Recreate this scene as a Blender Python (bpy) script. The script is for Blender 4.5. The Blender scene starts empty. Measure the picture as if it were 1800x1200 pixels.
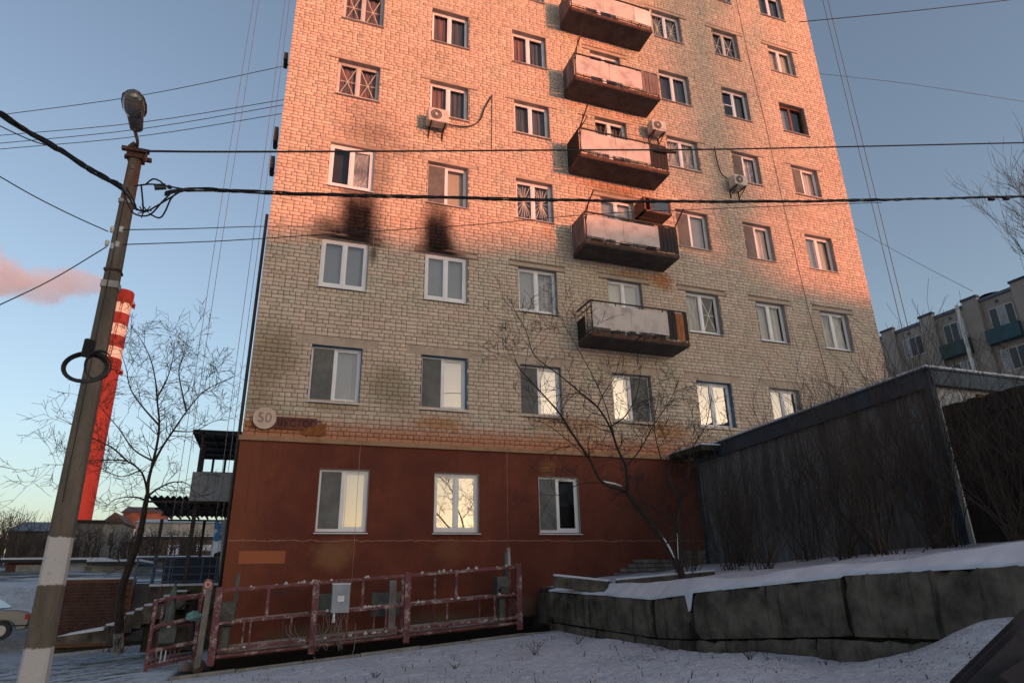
import bpy, bmesh, math, random
import numpy as np
from mathutils import Vector, Matrix
random.seed(7); np.random.seed(7)
SC = bpy.context.scene
COL = SC.collection
PI = math.pi

# ------------------------------------------------------------------ camera
FPX, YAW, PITCH, ROLL = 1139.29, 0.3529, 0.3505, -0.0200
CAM = np.array([-0.519, -14.562, -3.787])
_f = np.array([math.sin(YAW)*math.cos(PITCH), math.cos(YAW)*math.cos(PITCH), math.sin(PITCH)])
_r0 = np.array([math.cos(YAW), -math.sin(YAW), 0.0]); _u0 = np.cross(_r0, _f)
_c, _s = math.cos(ROLL), math.sin(ROLL)
_r = _c*_r0 + _s*_u0; _u = -_s*_r0 + _c*_u0
cd = bpy.data.cameras.new('camera'); cam = bpy.data.objects.new('camera', cd); COL.objects.link(cam)
cd.sensor_width = 36; cd.lens = 36*FPX/1800; cd.clip_end = 5000; cd.clip_start = 0.05
M = Matrix(((_r[0], _u[0], -_f[0], CAM[0]), (_r[1], _u[1], -_f[1], CAM[1]), (_r[2], _u[2], -_f[2], CAM[2]), (0, 0, 0, 1)))
cam.matrix_world = M
SC.camera = cam

# ------------------------------------------------------------------ light
SUN_EL, SUN_AZ = math.radians(5.0), math.radians(149.0)
w = bpy.data.worlds.new("World"); SC.world = w; w.use_nodes = True
_n = w.node_tree.nodes; _b = _n['Background']; _t = _n.new('ShaderNodeTexSky'); _t.sky_type = 'NISHITA'
_t.sun_disc = False; _t.sun_elevation = SUN_EL; _t.sun_rotation = SUN_AZ
_t.air_density = 1.0; _t.dust_density = 2.2; _t.ozone_density = 2.0; _t.altitude = 100
_h = _n.new('ShaderNodeHueSaturation'); _h.inputs['Saturation'].default_value = .80
_m = _n.new('ShaderNodeMix'); _m.data_type = 'RGBA'; _m.blend_type = 'MULTIPLY'; _m.inputs[0].default_value = 1; _m.inputs[7].default_value = (1.03, .98, .97, 1)
w.node_tree.links.new(_t.outputs[0], _h.inputs['Color']); w.node_tree.links.new(_h.outputs[0], _m.inputs[6]); w.node_tree.links.new(_m.outputs[2], _b.inputs[0]); _b.inputs[1].default_value = 0.15
sl = bpy.data.lights.new('sun', 'SUN'); so = bpy.data.objects.new('sun', sl); COL.objects.link(so)
sl.energy = 2.1; sl.angle = math.radians(0.6); sl.color = (1.0, 0.265, 0.125)
sdir = Vector((math.sin(SUN_AZ)*math.cos(SUN_EL), math.cos(SUN_AZ)*math.cos(SUN_EL), math.sin(SUN_EL)))
so.rotation_euler = sdir.to_track_quat('Z', 'Y').to_euler()
SC.view_settings.view_transform = 'Standard'; SC.view_settings.look = 'None'
SC.view_settings.gamma = 1; SC.view_settings.use_curve_mapping = False
SC.view_settings.exposure = 1.22
SC.cycles.volume_bounces = 4

# ------------------------------------------------------------------ helpers
def at(px, py, D):
    "a point of the place seen at (px, py) of the 1800x1200 photo, D metres deep"
    return Vector(CAM + (_f + _r*(px-900)/FPX - _u*(py-600)/FPX)*D)
def onY(px, py, Y):
    d = _f + _r*(px-900)/FPX - _u*(py-600)/FPX
    return Vector(CAM + d*(Y-CAM[1])/d[1])
def onX(px, py, X):
    d = _f + _r*(px-900)/FPX - _u*(py-600)/FPX
    return Vector(CAM + d*(X-CAM[0])/d[0])
def proj(P):
    d = np.asarray(P)-CAM; z = d@_f
    return 900+FPX*(d@_r)/z, 600-FPX*(d@_u)/z, z

class MB:
    def __init__(s): s.v = []; s.f = []; s.m = []
    def face(s, pts, mi=0):
        b = len(s.v); s.v += [tuple(p) for p in pts]; s.f.append(tuple(range(b, b+len(pts)))); s.m.append(mi)
    def hexa(s, p, mi=0):      # p: 4 bottom + 4 top, counterclockwise seen from above
        b = len(s.v); s.v += [tuple(q) for q in p]
        for q in ((0, 3, 2, 1), (4, 5, 6, 7), (0, 1, 5, 4), (1, 2, 6, 5), (2, 3, 7, 6), (3, 0, 4, 7)):
            s.f.append(tuple(b+i for i in q)); s.m.append(mi)
    def box(s, x0, x1, y0, y1, z0, z1, mi=0):
        s.hexa([(x0, y0, z0), (x1, y0, z0), (x1, y1, z0), (x0, y1, z0), (x0, y0, z1), (x1, y0, z1), (x1, y1, z1), (x0, y1, z1)], mi)
    def bar(s, a, b, w, h=None, up=(0, 0, 1), mi=0):
        h = h or w; a = Vector(a); b = Vector(b); d = (b-a).normalized(); up = Vector(up)
        if abs(d.dot(up)) > .97: up = Vector((0, 1, 0))
        x = d.cross(up).normalized(); y = x.cross(d).normalized()
        P = [a+x*sx*w/2+y*sy*h/2 for sx, sy in ((-1, -1), (1, -1), (1, 1), (-1, 1))]
        Q = [p+(b-a) for p in P]
        s.hexa(P+Q, mi)
    def tube(s, pts, rad, n=6, cap=True, mi=0):
        pts = [Vector(p) for p in pts]
        if not hasattr(rad, '__len__'): rad = [rad]*len(pts)
        b = len(s.v); x = None
        for i, p in enumerate(pts):
            d = (pts[min(i+1, len(pts)-1)]-pts[max(i-1, 0)])
            if d.length < 1e-9: d = Vector((0, 0, 1))
            d.normalize()
            if x is None:
                x = d.cross(Vector((0, 0, 1)) if abs(d.z) < .9 else Vector((0, 1, 0)))
            x = (x - d*x.dot(d)).normalized(); y = d.cross(x)
            for k in range(n):
                a = 2*PI*k/n; s.v.append(tuple(p+(x*math.cos(a)+y*math.sin(a))*rad[i]))
        for i in range(len(pts)-1):
            for k in range(n):
                k2 = (k+1) % n
                s.f.append((b+i*n+k, b+i*n+k2, b+(i+1)*n+k2, b+(i+1)*n+k)); s.m.append(mi)
        if cap:
            s.f.append(tuple(b+k for k in range(n))[::-1]); s.m.append(mi)
            e = b+(len(pts)-1)*n; s.f.append(tuple(e+k for k in range(n))); s.m.append(mi)
    def prism(s, poly, y0, y1, mi=0):   # poly in (x, z), extruded along y
        n = len(poly); b = len(s.v)
        s.v += [(x, y0, z) for x, z in poly]+[(x, y1, z) for x, z in poly]
        s.f.append(tuple(b+i for i in range(n))); s.m.append(mi)
        s.f.append(tuple(b+n+i for i in range(n))[::-1]); s.m.append(mi)
        for i in range(n):
            j = (i+1) % n; s.f.append((b+j, b+i, b+n+i, b+n+j)); s.m.append(mi)
    def build(s, name, mat, parent=None, smooth=False, bevel=0, keep=False, **props):
        me = bpy.data.meshes.new(name); me.from_pydata(s.v, [], s.f)
        mats = mat if isinstance(mat, (list, tuple)) else [mat]
        for m in mats: me.materials.append(m)
        if len(mats) > 1: me.polygons.foreach_set('material_index', s.m)
        if smooth: me.polygons.foreach_set('use_smooth', [True]*len(me.polygons))
        me.update()
        bm = bmesh.new(); bm.from_mesh(me); keep or bmesh.ops.recalc_face_normals(bm, faces=bm.faces); bm.to_mesh(me); bm.free()
        o = bpy.data.objects.new(name, me); COL.objects.link(o)
        if parent: o.parent = parent
        if bevel:
            md = o.modifiers.new('bevel', 'BEVEL'); md.width = bevel; md.segments = 1; md.limit_method = 'ANGLE'
        for k, v in props.items(): o[k] = v
        return o

def tag(o, label=None, cat=None, group=None, kind=None):
    if label: o['label'] = label
    if cat: o['category'] = cat
    if group: o['group'] = group
    if kind: o['kind'] = kind
    return o
def empty(name, loc, label=None, cat=None, group=None, rz=0):
    o = bpy.data.objects.new(name, None); COL.objects.link(o); o.location = loc; o.rotation_euler.z = rz
    o.empty_display_size = .2
    return tag(o, label, cat, group)
# parts are written in world coordinates when their thing sits at the origin: W(thing) puts the empty at its base without moving the parts
def base(root, loc):
    loc = Vector(loc); root.location = loc
    for c in root.children:
        c.matrix_parent_inverse = Matrix.Translation(-loc) if c.matrix_parent_inverse == Matrix() else c.matrix_parent_inverse
def text_mesh(name, body, size, mat, parent, loc, rot, depth=.01):
    cu = bpy.data.curves.new(name, 'FONT'); cu.body = body; cu.size = size; cu.extrude = depth; cu.align_x = 'CENTER'; cu.align_y = 'CENTER'
    tmp = bpy.data.objects.new('tmp', cu); COL.objects.link(tmp)
    dg = bpy.context.evaluated_depsgraph_get(); me = bpy.data.meshes.new_from_object(tmp.evaluated_get(dg)); me.name = name
    bpy.data.objects.remove(tmp)
    me.materials.clear(); me.materials.append(mat)
    o = bpy.data.objects.new(name, me); COL.objects.link(o); o.location = loc; o.rotation_euler = rot
    if parent: o.parent = parent
    return o

# ------------------------------------------------------------------ materials
class NT:
    def __init__(s, name):
        s.m = bpy.data.materials.new(name); s.m.use_nodes = True; s.t = s.m.node_tree; s.n = s.t.nodes
        s.bsdf = s.n['Principled BSDF']; s.out = s.n['Material Output']
    def new(s, t, **kw):
        n = s.n.new(t)
        for k, v in kw.items(): setattr(n, k, v)
        return n
    def link(s, a, b): s.t.links.new(a, b)
    def pos(s):
        if not hasattr(s, '_p'): s._p = s.new('ShaderNodeNewGeometry').outputs['Position']
        return s._p
    def obj(s): return s.new('ShaderNodeTexCoord').outputs['Object']
    def noise(s, scale, detail=4, rough=.55, vec=None, stretch=None, dist=0):
        v = vec or s.pos()
        if stretch:
            mp = s.new('ShaderNodeMapping'); s.link(v, mp.inputs[0]); mp.inputs['Scale'].default_value = stretch; v = mp.outputs[0]
        n = s.new('ShaderNodeTexNoise'); s.link(v, n.inputs['Vector'])
        n.inputs['Scale'].default_value = scale; n.inputs['Detail'].default_value = detail; n.inputs['Roughness'].default_value = rough
        n.inputs['Distortion'].default_value = dist
        return n.outputs['Fac']
    def math(s, op, a, b=None, clamp=False):
        n = s.new('ShaderNodeMath', operation=op, use_clamp=clamp)
        for i, x in enumerate((a, b)):
            if x is None: continue
            if isinstance(x, (int, float)): n.inputs[i].default_value = x
            else: s.link(x, n.inputs[i])
        return n.outputs[0]
    def ramp(s, fac, a, b, lo=0., hi=1.):    # smooth 0..1 between a and b
        n = s.new('ShaderNodeMapRange', interpolation_type='SMOOTHSTEP')
        s.link(fac, n.inputs[0]); n.inputs[1].default_value = a; n.inputs[2].default_value = b
        n.inputs[3].default_value = lo; n.inputs[4].default_value = hi
        return n.outputs[0]
    def mix(s, fac, a, b, blend='MIX'):
        n = s.new('ShaderNodeMix', data_type='RGBA', blend_type=blend)
        for i, x in ((0, fac), (6, a), (7, b)):
            if isinstance(x, (int, float)): n.inputs[i].default_value = x
            elif isinstance(x, tuple): n.inputs[i].default_value = (*x[:3], 1)
            else: s.link(x, n.inputs[i])
        return n.outputs[2]
    def col(s, c):
        if isinstance(c, tuple): s.bsdf.inputs['Base Color'].default_value = (*c, 1)
        else: s.link(c, s.bsdf.inputs['Base Color'])
    def set(s, rough=.8, metal=0, spec=.5):
        s.bsdf.inputs['Roughness'].default_value = rough; s.bsdf.inputs['Metallic'].default_value = metal
        s.bsdf.inputs['Specular IOR Level'].default_value = spec
    def bump(s, h, strength=.4, dist=.01):
        n = s.new('ShaderNodeBump'); s.link(h, n.inputs['Height']); n.inputs['Strength'].default_value = strength; n.inputs['Distance'].default_value = dist
        s.link(n.outputs[0], s.bsdf.inputs['Normal'])
    def xz(s):
        sp = s.new('ShaderNodeSeparateXYZ'); s.link(s.pos(), sp.inputs[0]); return sp.outputs[0], sp.outputs[1], sp.outputs[2]
    def blob(s, x, z, x0, z0, sx, sz, nz=None, amp=.5, inner=.25, outer=1.):
        dx = s.math('DIVIDE', s.math('SUBTRACT', x, x0), sx); dz = s.math('DIVIDE', s.math('SUBTRACT', z, z0), sz)
        d = s.math('SQRT', s.math('ADD', s.math('MULTIPLY', dx, dx), s.math('MULTIPLY', dz, dz)))
        if nz is not None: d = s.math('ADD', d, s.math('MULTIPLY', s.math('SUBTRACT', nz, .5), amp))
        return s.ramp(d, inner, outer, 1., 0.)
def simple(name, c, rough=.7, metal=0, var=.25, scale=3., c2=None, bump=.15, stretch=None, spec=.4):
    t = NT(name); t.set(rough, metal, spec)
    n = t.noise(scale, 5, .6, stretch=stretch)
    d = c2 or tuple(x*(1-var) for x in c); e = tuple(min(1, x*(1+var*.5)) for x in c)
    t.col(t.mix(t.ramp(n, .3, .7), d, e if not c2 else c))
    if bump: t.bump(t.noise(scale*12, 4), bump, .01)
    return t.m

# --- facade brick
def m_brick():
    t = NT('silicate brick'); t.set(.88, 0, .25)
    at_ = t.new('ShaderNodeAttribute', attribute_name='rnd').outputs['Fac']
    oi = t.new('ShaderNodeObjectInfo').outputs['Random']
    r = t.math('FRACT', t.math('ADD', at_, oi))
    r2 = t.math('FRACT', t.math('MULTIPLY', r, 7.31))
    c = t.mix(r, (.555, .425, .335), (.66, .515, .41))
    hue = t.noise(.9, 5, .6); c = t.mix(t.ramp(hue, .42, .62, 0, .8), c, t.mix(r, (.50, .445, .335), (.59, .52, .40)))
    c = t.mix(t.math('MULTIPLY', t.ramp(r2, .90, .99), .4), c, (.38, .28, .20))
    fine = t.noise(38, 4, .7); c = t.mix(t.ramp(fine, .35, .75, 0, .35), c, (.40, .33, .25))
    big = t.noise(.55, 5, .6); c = t.mix(t.ramp(big, .45, .8, 0, .45), c, (.36, .29, .205))
    x, y, z = t.xz(); nz = t.noise(2.2, 5, .6); nf = t.noise(7, 5, .65)
    stk = t.noise(1.5, 5, .6, stretch=(5, 1, .35))
    c = t.mix(t.ramp(stk, .58, .8, 0, .35), c, (.30, .25, .18))
    # olive-brown damp patches low on the wall
    for (x0, z0, sx, sz, k) in ((-.85, .95, .9, 1.1, .9), (-1.1, .1, .55, .8, .6), (1.75, .5, .75, .8, .75), (.6, -.1, .9, .22, .7), (2.1, .0, .5, .5, .5), (5.6, .1, .7, .35, .5), (-.9, -.2, .6, .4, .5)):
        c = t.mix(t.math('MULTIPLY', t.blob(x, z, x0, z0, sx, sz, nf, .9), k*.8), c, (.25, .19, .11))
    # orange overspray above the plinth
    h = t.math('ADD', z, t.math('MULTIPLY', t.math('SUBTRACT', nf, .5), .55))
    c = t.mix(t.ramp(h, -.72, -.25, .8, 0.), c, (.42, .15, .07))
    for (x0, z0, sx, sz, k) in ((-.5, -.6, 1.2, .28, .8), (3.0, -.35, .9, .25, .75), (6.4, -.2, 1.6, .35, .6), (9.2, -.2, 1.1, .4, .75), (9.55, 4.25, .55, .42, .9), (8.6, 4.3, 1.0, .2, .6), (8.2, 7.1, 1.4, .25, .5), (5.95, 5.3, .2, .4, .35)):
        c = t.mix(t.math('MULTIPLY', t.blob(x, z, x0, z0, sx, sz, nf, .8), k), c, (.40, .17, .06))
    # soot above the two burnt-out windows
    c = soot_on(t, c, x, z, nz)
    t.col(c); t.bump(fine, .35, .004)
    return t.m
SOOT = ((.15, 4.45, .55, .35, .75), (1.24, 3.85, .13, .42, .8), (1.4, 6.5, .35, .8, .3), (1.0, 7.35, 1.1, .7, .45), (1.7, 7.0, .9, .45, .3), (.8, 8.0, .9, .5, .25), (3.2, 4.18, .45, .14, .8), (8.4, 6.95, 1.2, .25, .35), (2.7, 7.9, .5, .3, .2))
PLUME = ((.80, .08, .80, .46, 4.0, 6.3, 1.), (2.88, -.08, .66, .34, 4.0, 6.1, 1.), (.78, .08, .92, .4, 4.0, 5.0, 1.), (2.92, -.05, .80, .3, 4.0, 4.9, 1.), (.58, 0, 1.05, .85, 4.0, 4.62, 1.), (2.98, 0, .78, .6, 4.0, 4.42, 1.), (1.15, .1, .5, .6, 5.4, 8.4, .4))
def soot_on(t, c, x, z, nz, amp=.6):
    soot = None
    for (x0, z0, sx, sz, k) in SOOT:
        b = t.math('MULTIPLY', t.blob(x, z, x0, z0, sx, sz, nz, amp, .15, 1.1), k)
        soot = b if soot is None else t.math('MAXIMUM', soot, b)
    for (xc, sl_, w0, w1, z0, z1, k) in PLUME:
        h = t.math('DIVIDE', t.math('SUBTRACT', z, z0), z1-z0, clamp=True)
        w_ = t.math('ADD', t.math('MULTIPLY', h, w1-w0), w0)
        d = t.math('DIVIDE', t.math('ABSOLUTE', t.math('SUBTRACT', t.math('SUBTRACT', x, xc), t.math('MULTIPLY', h, sl_))), w_)
        d = t.math('ADD', d, t.math('MULTIPLY', t.math('SUBTRACT', nz, .5), .4))
        b = t.math('MULTIPLY', t.math('MULTIPLY', t.ramp(d, .28, 1.22, 1, 0), t.ramp(t.math('ADD', h, t.math('MULTIPLY', t.math('SUBTRACT', nz, .5), .3)), .40, 1.08, k, 0)), t.ramp(z, z0-.02, z0+.01))
        soot = t.math('MAXIMUM', soot, b)
    return t.mix(soot, c, (.009, .008, .008))
def m_lintel():
    t = NT('lintel concrete'); t.set(.9, 0, .25); x, y, z = t.xz()
    c = t.mix(t.ramp(t.noise(2.2, 6, .65), .3, .7), (.36, .285, .22), (.48, .385, .30))
    c = t.mix(t.ramp(t.noise(1.8, 5, .6, stretch=(4, 4, .5)), .5, .75, 0, .35), c, (.2, .16, .12))
    t.col(soot_on(t, c, x, z, t.noise(2.2, 5, .6))); t.bump(t.noise(30, 5, .7), .4, .008); return t.m
def m_mortar():
    t = NT('mortar'); t.set(.95, 0, .1)
    c = t.mix(t.ramp(t.noise(3), .3, .7), (.16, .11, .08), (.25, .185, .14))
    x, y, z = t.xz(); nf = t.noise(7, 5, .65); h = t.math('ADD', z, t.math('MULTIPLY', t.math('SUBTRACT', nf, .5), .55))
    c = t.mix(t.ramp(h, -.72, -.35, .8, 0.), c, (.17, .06, .03))
    nz = t.noise(2.2, 5, .6); b = t.math('MAXIMUM', t.blob(x, z, .95, 4.6, .8, 1.1, nz, .7), t.blob(x, z, 2.83, 4.5, .5, 1.0, nz, .7))
    t.col(t.mix(b, c, (.006, .005, .005)))
    return t.m
def m_plinth():
    t = NT('red plaster'); t.set(.85, 0, .25)
    n = t.noise(.9, 6, .6); n2 = t.noise(4.5, 6, .65); n3 = t.noise(22, 4, .6)
    c = t.mix(t.ramp(n, .3, .7), (.105, .027, .017), (.165, .045, .025))
    c = t.mix(t.ramp(n2, .42, .72, 0, .55), c, (.10, .032, .021))
    c = t.mix(t.ramp(n3, .55, .8, 0, .45), c, (.24, .10, .06))
    c = t.mix(t.ramp(t.noise(11, 6, .75), .60, .72, 0, .55), c, (.075, .03, .022))
    c = t.mix(t.ramp(t.noise(2.4, 8, .8, dist=2.), .665, .70, 0, .5), c, (.33, .20, .15))
    x, y, z = t.xz()
    sm = t.ramp(t.math('ADD', x, t.math('MULTIPLY', t.math('SUBTRACT', n2, .5), .6)), -.3, -1.2, 0, .6)
    c = t.mix(sm, c, (.20, .065, .03))
    st = t.noise(1.6, 5, .6, stretch=(6, 1, .3)); c = t.mix(t.ramp(st, .52, .74, 0, .7), c, (.085, .032, .024))
    # pale run-off below the windows, bare plaster patches at the foot
    for (x0, z0, sx, sz, k, cc) in ((.8, -3.25, .55, .45, .55, (.25, .13, .06)), (3.3, -3.2, .5, .4, .25, (.25, .13, .06)), (5.0, -4.4, .5, .35, .7, (.13, .09, .06)), (6.3, -4.15, .7, .5, .8, (.12, .10, .075)), (.5, -4.85, 1.4, .4, .8, (.12, .09, .05)), (3.1, -4.7, 1.2, .4, .8, (.10, .085, .055)), (5.7, -1.3, .3, .3, .5, (.34, .15, .05)), (-.2, -3.95, .3, .08, .6, (.08, .04, .04))):
        c = t.mix(t.math('MULTIPLY', t.blob(x, z, x0, z0, sx, sz, n2, .9), k), c, cc)
    # repainted oblong near the corner
    rx = t.math('MULTIPLY', t.ramp(x, -1.03, -1.0), t.ramp(x, -.16, -.13, 1, 0)); rz = t.math('MULTIPLY', t.ramp(z, -3.42, -3.40), t.ramp(z, -3.18, -3.16, 1, 0))
    c = t.mix(t.math('MULTIPLY', t.math('MULTIPLY', rx, rz), .75), c, (.38, .125, .055))
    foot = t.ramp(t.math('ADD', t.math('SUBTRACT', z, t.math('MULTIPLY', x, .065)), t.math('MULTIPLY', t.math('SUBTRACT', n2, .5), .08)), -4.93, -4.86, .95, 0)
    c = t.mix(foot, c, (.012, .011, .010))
    # a hairline crack
    zz = t.math('ADD', z, t.math('MULTIPLY', n2, .12)); cr = t.math('MULTIPLY', t.ramp(zz, -2.925, -2.915), t.ramp(zz, -2.91, -2.90, 1, 0))
    c = t.mix(t.math('MULTIPLY', cr, .6), c, (.40, .24, .17))
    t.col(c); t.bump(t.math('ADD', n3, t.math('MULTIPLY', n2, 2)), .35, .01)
    return t.m
def m_concrete(name, a, b, dark=(.05, .045, .035), streak=.5, rough=.9):
    t = NT(name); t.set(rough, 0, .25)
    c = t.mix(t.ramp(t.noise(2.2, 6, .65), .3, .7), a, b)
    c = t.mix(t.ramp(t.noise(1.8, 5, .6, stretch=(4, 4, .5)), .5, .75, 0, streak), c, dark)
    n = t.noise(30, 5, .7); c = t.mix(t.ramp(n, .55, .8, 0, .35), c, dark)
    t.col(c); t.bump(t.math('ADD', n, t.noise(6, 5)), .5, .012)
    return t.m
def m_snow():
    t = NT('snow and soil'); t.set(.75, 0, .3)
    x, y, z = t.xz()
    n = t.noise(.9, 6, .6); f = t.noise(9, 5, .7); g = t.noise(34, 3, .7)
    snow = t.mix(t.ramp(f, .3, .7), (.46, .48, .53), (.64, .66, .71))
    snow = t.mix(t.ramp(t.noise(1.7, 6, .7), .45, .7, 0, .4), snow, (.38, .385, .41))
    soil = t.mix(t.ramp(g, .3, .7), (.035, .028, .02), (.10, .08, .055))
    # bare: the pit along the wall, flecks, worn patches to the left and far away
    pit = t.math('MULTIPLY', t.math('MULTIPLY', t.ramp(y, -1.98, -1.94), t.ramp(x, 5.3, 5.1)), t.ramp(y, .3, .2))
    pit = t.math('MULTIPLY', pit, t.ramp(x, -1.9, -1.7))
    flk = t.ramp(t.math('ADD', g, t.math('MULTIPLY', n, .35)), .775, .84)
    left = t.math('MULTIPLY', t.ramp(x, -1.0, -3.2), t.ramp(y, -4., 0.)); wear = t.math('MULTIPLY', t.math('MULTIPLY', t.ramp(t.noise(2.6, 6, .75), .46, .60), left), t.ramp(y, 12., 9.5, .15, 1.))
    far = t.math('MULTIPLY', t.ramp(y, 12.5, 14.), .55); farm = t.math('MULTIPLY', t.ramp(t.noise(.25, 6, .7), .4, .55), t.ramp(y, 19.5, 24.))
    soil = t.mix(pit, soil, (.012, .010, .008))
    mk = t.math('MAXIMUM', t.math('MAXIMUM', pit, flk), t.math('MAXIMUM', wear, farm))
    sl = t.new('ShaderNodeSeparateXYZ'); t.link(t.new('ShaderNodeNewGeometry').outputs['True Normal'], sl.inputs[0])
    mk = t.math('MAXIMUM', mk, t.ramp(sl.outputs[2], .78, .6))
    t.col(t.mix(mk, snow, soil))
    t.bump(t.math('ADD', t.math('MULTIPLY', f, 1.2), t.math('MULTIPLY', t.noise(3, 5, .6), 2.)), 1.0, .05)
    return t.m
def m_glass(name, refl, tint=(.82, .85, .86), wave=.15, scale=1.2):
    t = NT(name); t.n.remove(t.bsdf)
    g = t.new('ShaderNodeBsdfGlossy'); g.inputs['Roughness'].default_value = .015; g.inputs['Color'].default_value = (.96, .97, 1, 1)
    tr = t.new('ShaderNodeBsdfTransparent'); tr.inputs['Color'].default_value = (*tint, 1)
    fr = t.new('ShaderNodeFresnel'); fr.inputs[0].default_value = 1.5
    bu = t.new('ShaderNodeBump'); t.link(t.noise(scale, 2, .5), bu.inputs['Height']); bu.inputs['Strength'].default_value = wave; bu.inputs['Distance'].default_value = .05
    t.link(bu.outputs[0], g.inputs['Normal'])
    fac = t.math('ADD', t.math('MULTIPLY', fr.outputs[0], 1.0), refl, clamp=True)
    mx = t.new('ShaderNodeMixShader'); t.link(fac, mx.inputs[0]); t.link(tr.outputs[0], mx.inputs[1]); t.link(g.outputs[0], mx.inputs[2])
    t.link(mx.outputs[0], t.out.inputs[0])
    return t.m
def m_red_steel():
    t = NT('splashed pink-red paint'); t.set(.65, 0, .35)
    n = t.noise(14, 5, .7); n2 = t.noise(3.5, 4, .6)
    c = t.mix(t.ramp(n2, .3, .7), (.105, .030, .036), (.17, .055, .062))
    c = t.mix(t.ramp(t.noise(5, 5, .8), .50, .66, 0, .85), c, (.42, .36, .33))
    c = t.mix(t.ramp(n, .62, .75, 0, .8), c, (.12, .05, .03))
    t.col(c); t.bump(n, .5, .004); return t.m

MAT = dict(
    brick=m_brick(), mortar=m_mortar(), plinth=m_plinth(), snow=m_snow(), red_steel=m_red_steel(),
    lintel=m_lintel(),
    slab=m_concrete('balcony slab concrete', (.06, .05, .046), (.105, .09, .08), (.03, .022, .018), .5),
    block=m_concrete('foundation block concrete', (.042, .035, .028), (.150, .127, .100), (.015, .012, .010), .95),
    kerb=m_concrete('kerb concrete', (.16, .15, .13), (.28, .27, .24), (.08, .07, .05)),
    pole=m_concrete('pole concrete', (.15, .125, .095), (.24, .20, .155), (.08, .065, .05), .55),
    white_plastic=simple('white window plastic', (.74, .74, .76), .35, var=.06, bump=0),
    off_plastic=simple('grey-white window paint', (.50, .49, .47), .5, var=.15, bump=0),
    wood=simple('brown painted wood', (.16, .06, .035), .6, var=.4, stretch=(8, 8, 1)),
    wood_dark=simple('weathered dark boards', (.024, .018, .016), .8, var=.45, scale=2, stretch=(10, 10, 1)),
    wood_grey=simple('grey weathered boards', (.19, .14, .125), .8, var=.4, scale=2, stretch=(12, 12, 1)),
    wood_orange=simple('orange stained board', (.34, .11, .03), .7, var=.4, stretch=(8, 8, 1)),
    reveal=simple('window reveal plaster', (.34, .29, .24), .9, var=.2),
    reveal_blue=simple('blue painted reveal', (.10, .19, .25), .8, var=.3),
    dark=simple('room dark', (.035, .035, .04), .9, var=.2, bump=0),
    net=simple('insect net', (.115, .115, .115), .8, var=.2, scale=6, bump=0),
    curt_white=simple('white curtain cloth', (.66, .64, .60), .9, var=.12, scale=2, bump=.05),
    cream_blind_sky=simple('cream blind and reflected sky', (.50, .47, .37), .9, var=.08, scale=.7, bump=0),  # its cream also paints the sunset sky reflected in the lower panes
    curt_grey=simple('grey blind cloth', (.27, .29, .30), .8, var=.08, scale=1, bump=0),
    curt_red=simple('reddish curtain cloth', (.36, .17, .12), .9, var=.35, scale=1.4, stretch=(5, 1, .6), c2=(.14, .13, .14)),
    curt_dark=simple('dark net curtain', (.12, .125, .14), .9, var=.35, scale=2, stretch=(7, 1, .7)),
    lace=simple('white lace', (.52, .52, .54), .9, var=.4, scale=9, bump=.2),
    tape=simple('paper tape', (.72, .69, .60), .8, var=.1, scale=8, bump=.1),
    film=simple('crumpled plastic film', (.34, .36, .38), .3, var=.5, scale=2.2, bump=.6, spec=.8),
    glass=m_glass('window glass', .0), glass_mirror=m_glass('bright reflecting window glass', .15, wave=.05, scale=.8),
    glass_mid=m_glass('reflecting window glass', .07, wave=.1),
    rust=simple('rusty steel', (.10, .045, .028), .85, var=.5, scale=6, bump=.4),
    black_steel=simple('dark railing steel', (.035, .028, .026), .6, var=.4, scale=6),
    sheet=None, cable=simple('black cable', (.012, .012, .013), .5, var=.2), rope=simple('steel rope', (.12, .10, .10), .5, var=.3),
    ac=simple('air conditioner casing', (.62, .58, .52), .5, var=.12, scale=5, c2=(.45, .40, .34)),
    ac_dark=simple('fan grille dark', (.05, .045, .04), .6), grey_box=simple('grey control cabinet', (.26, .30, .34), .45, var=.2, scale=4),
    green_box=simple('grey-green cabinet', (.075, .09, .085), .5, var=.4, scale=7), label=simple('paper label', (.6, .6, .58), .7, bump=0),
    bark=simple('dark bark', (.035, .026, .021), .95, var=.4, scale=8, bump=.6), bark2=simple('brown twigs', (.06, .042, .032), .95, var=.4, scale=8),
    ceramic=simple('white insulator', (.55, .55, .52), .3, bump=0),
    steel_blue=simple('blue-grey painted fascia', (.025, .05, .075), .6, var=.4, scale=3), corr=simple('zinc sheet', (.19, .195, .20), .6, metal=.2, var=.4, scale=1.2, stretch=(1, 3, .4), c2=(.055, .055, .058)),
    corr_light=simple('pale corrugated sheet', (.30, .31, .32), .5, var=.15), corr_black=simple('black roofing sheet', (.018, .017, .017), .6),
    blue_paint=simple('blue paint', (.03, .08, .16), .5, var=.3), old_brick=simple('old red brick', (.07, .040, .034), .9, var=.5, scale=5, bump=.4),
    snow_cap=simple('settled snow', (.60, .62, .67), .7, var=.08, scale=4, bump=.5),
    soil=simple('dark soil', (.05, .04, .03), .95, var=.4, scale=8, bump=.8),
    teal=simple('teal rag', (.16, .30, .26), .9, var=.3, scale=9, bump=.5),
)
MAT['sheet'] = (lambda t: (t.set(.75, 0, .3), t.col(t.mix(t.ramp(t.noise(26, 3, .6), .70, .76, 0, .8), t.mix(t.ramp(t.noise(2.3, 5, .6), .42, .7), (.56, .49, .45), (.36, .31, .29)), (.13, .08, .06))), t.bump(t.noise(8), .2, .01), t.m)[-1])(NT('faded balcony sheet'))
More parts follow.
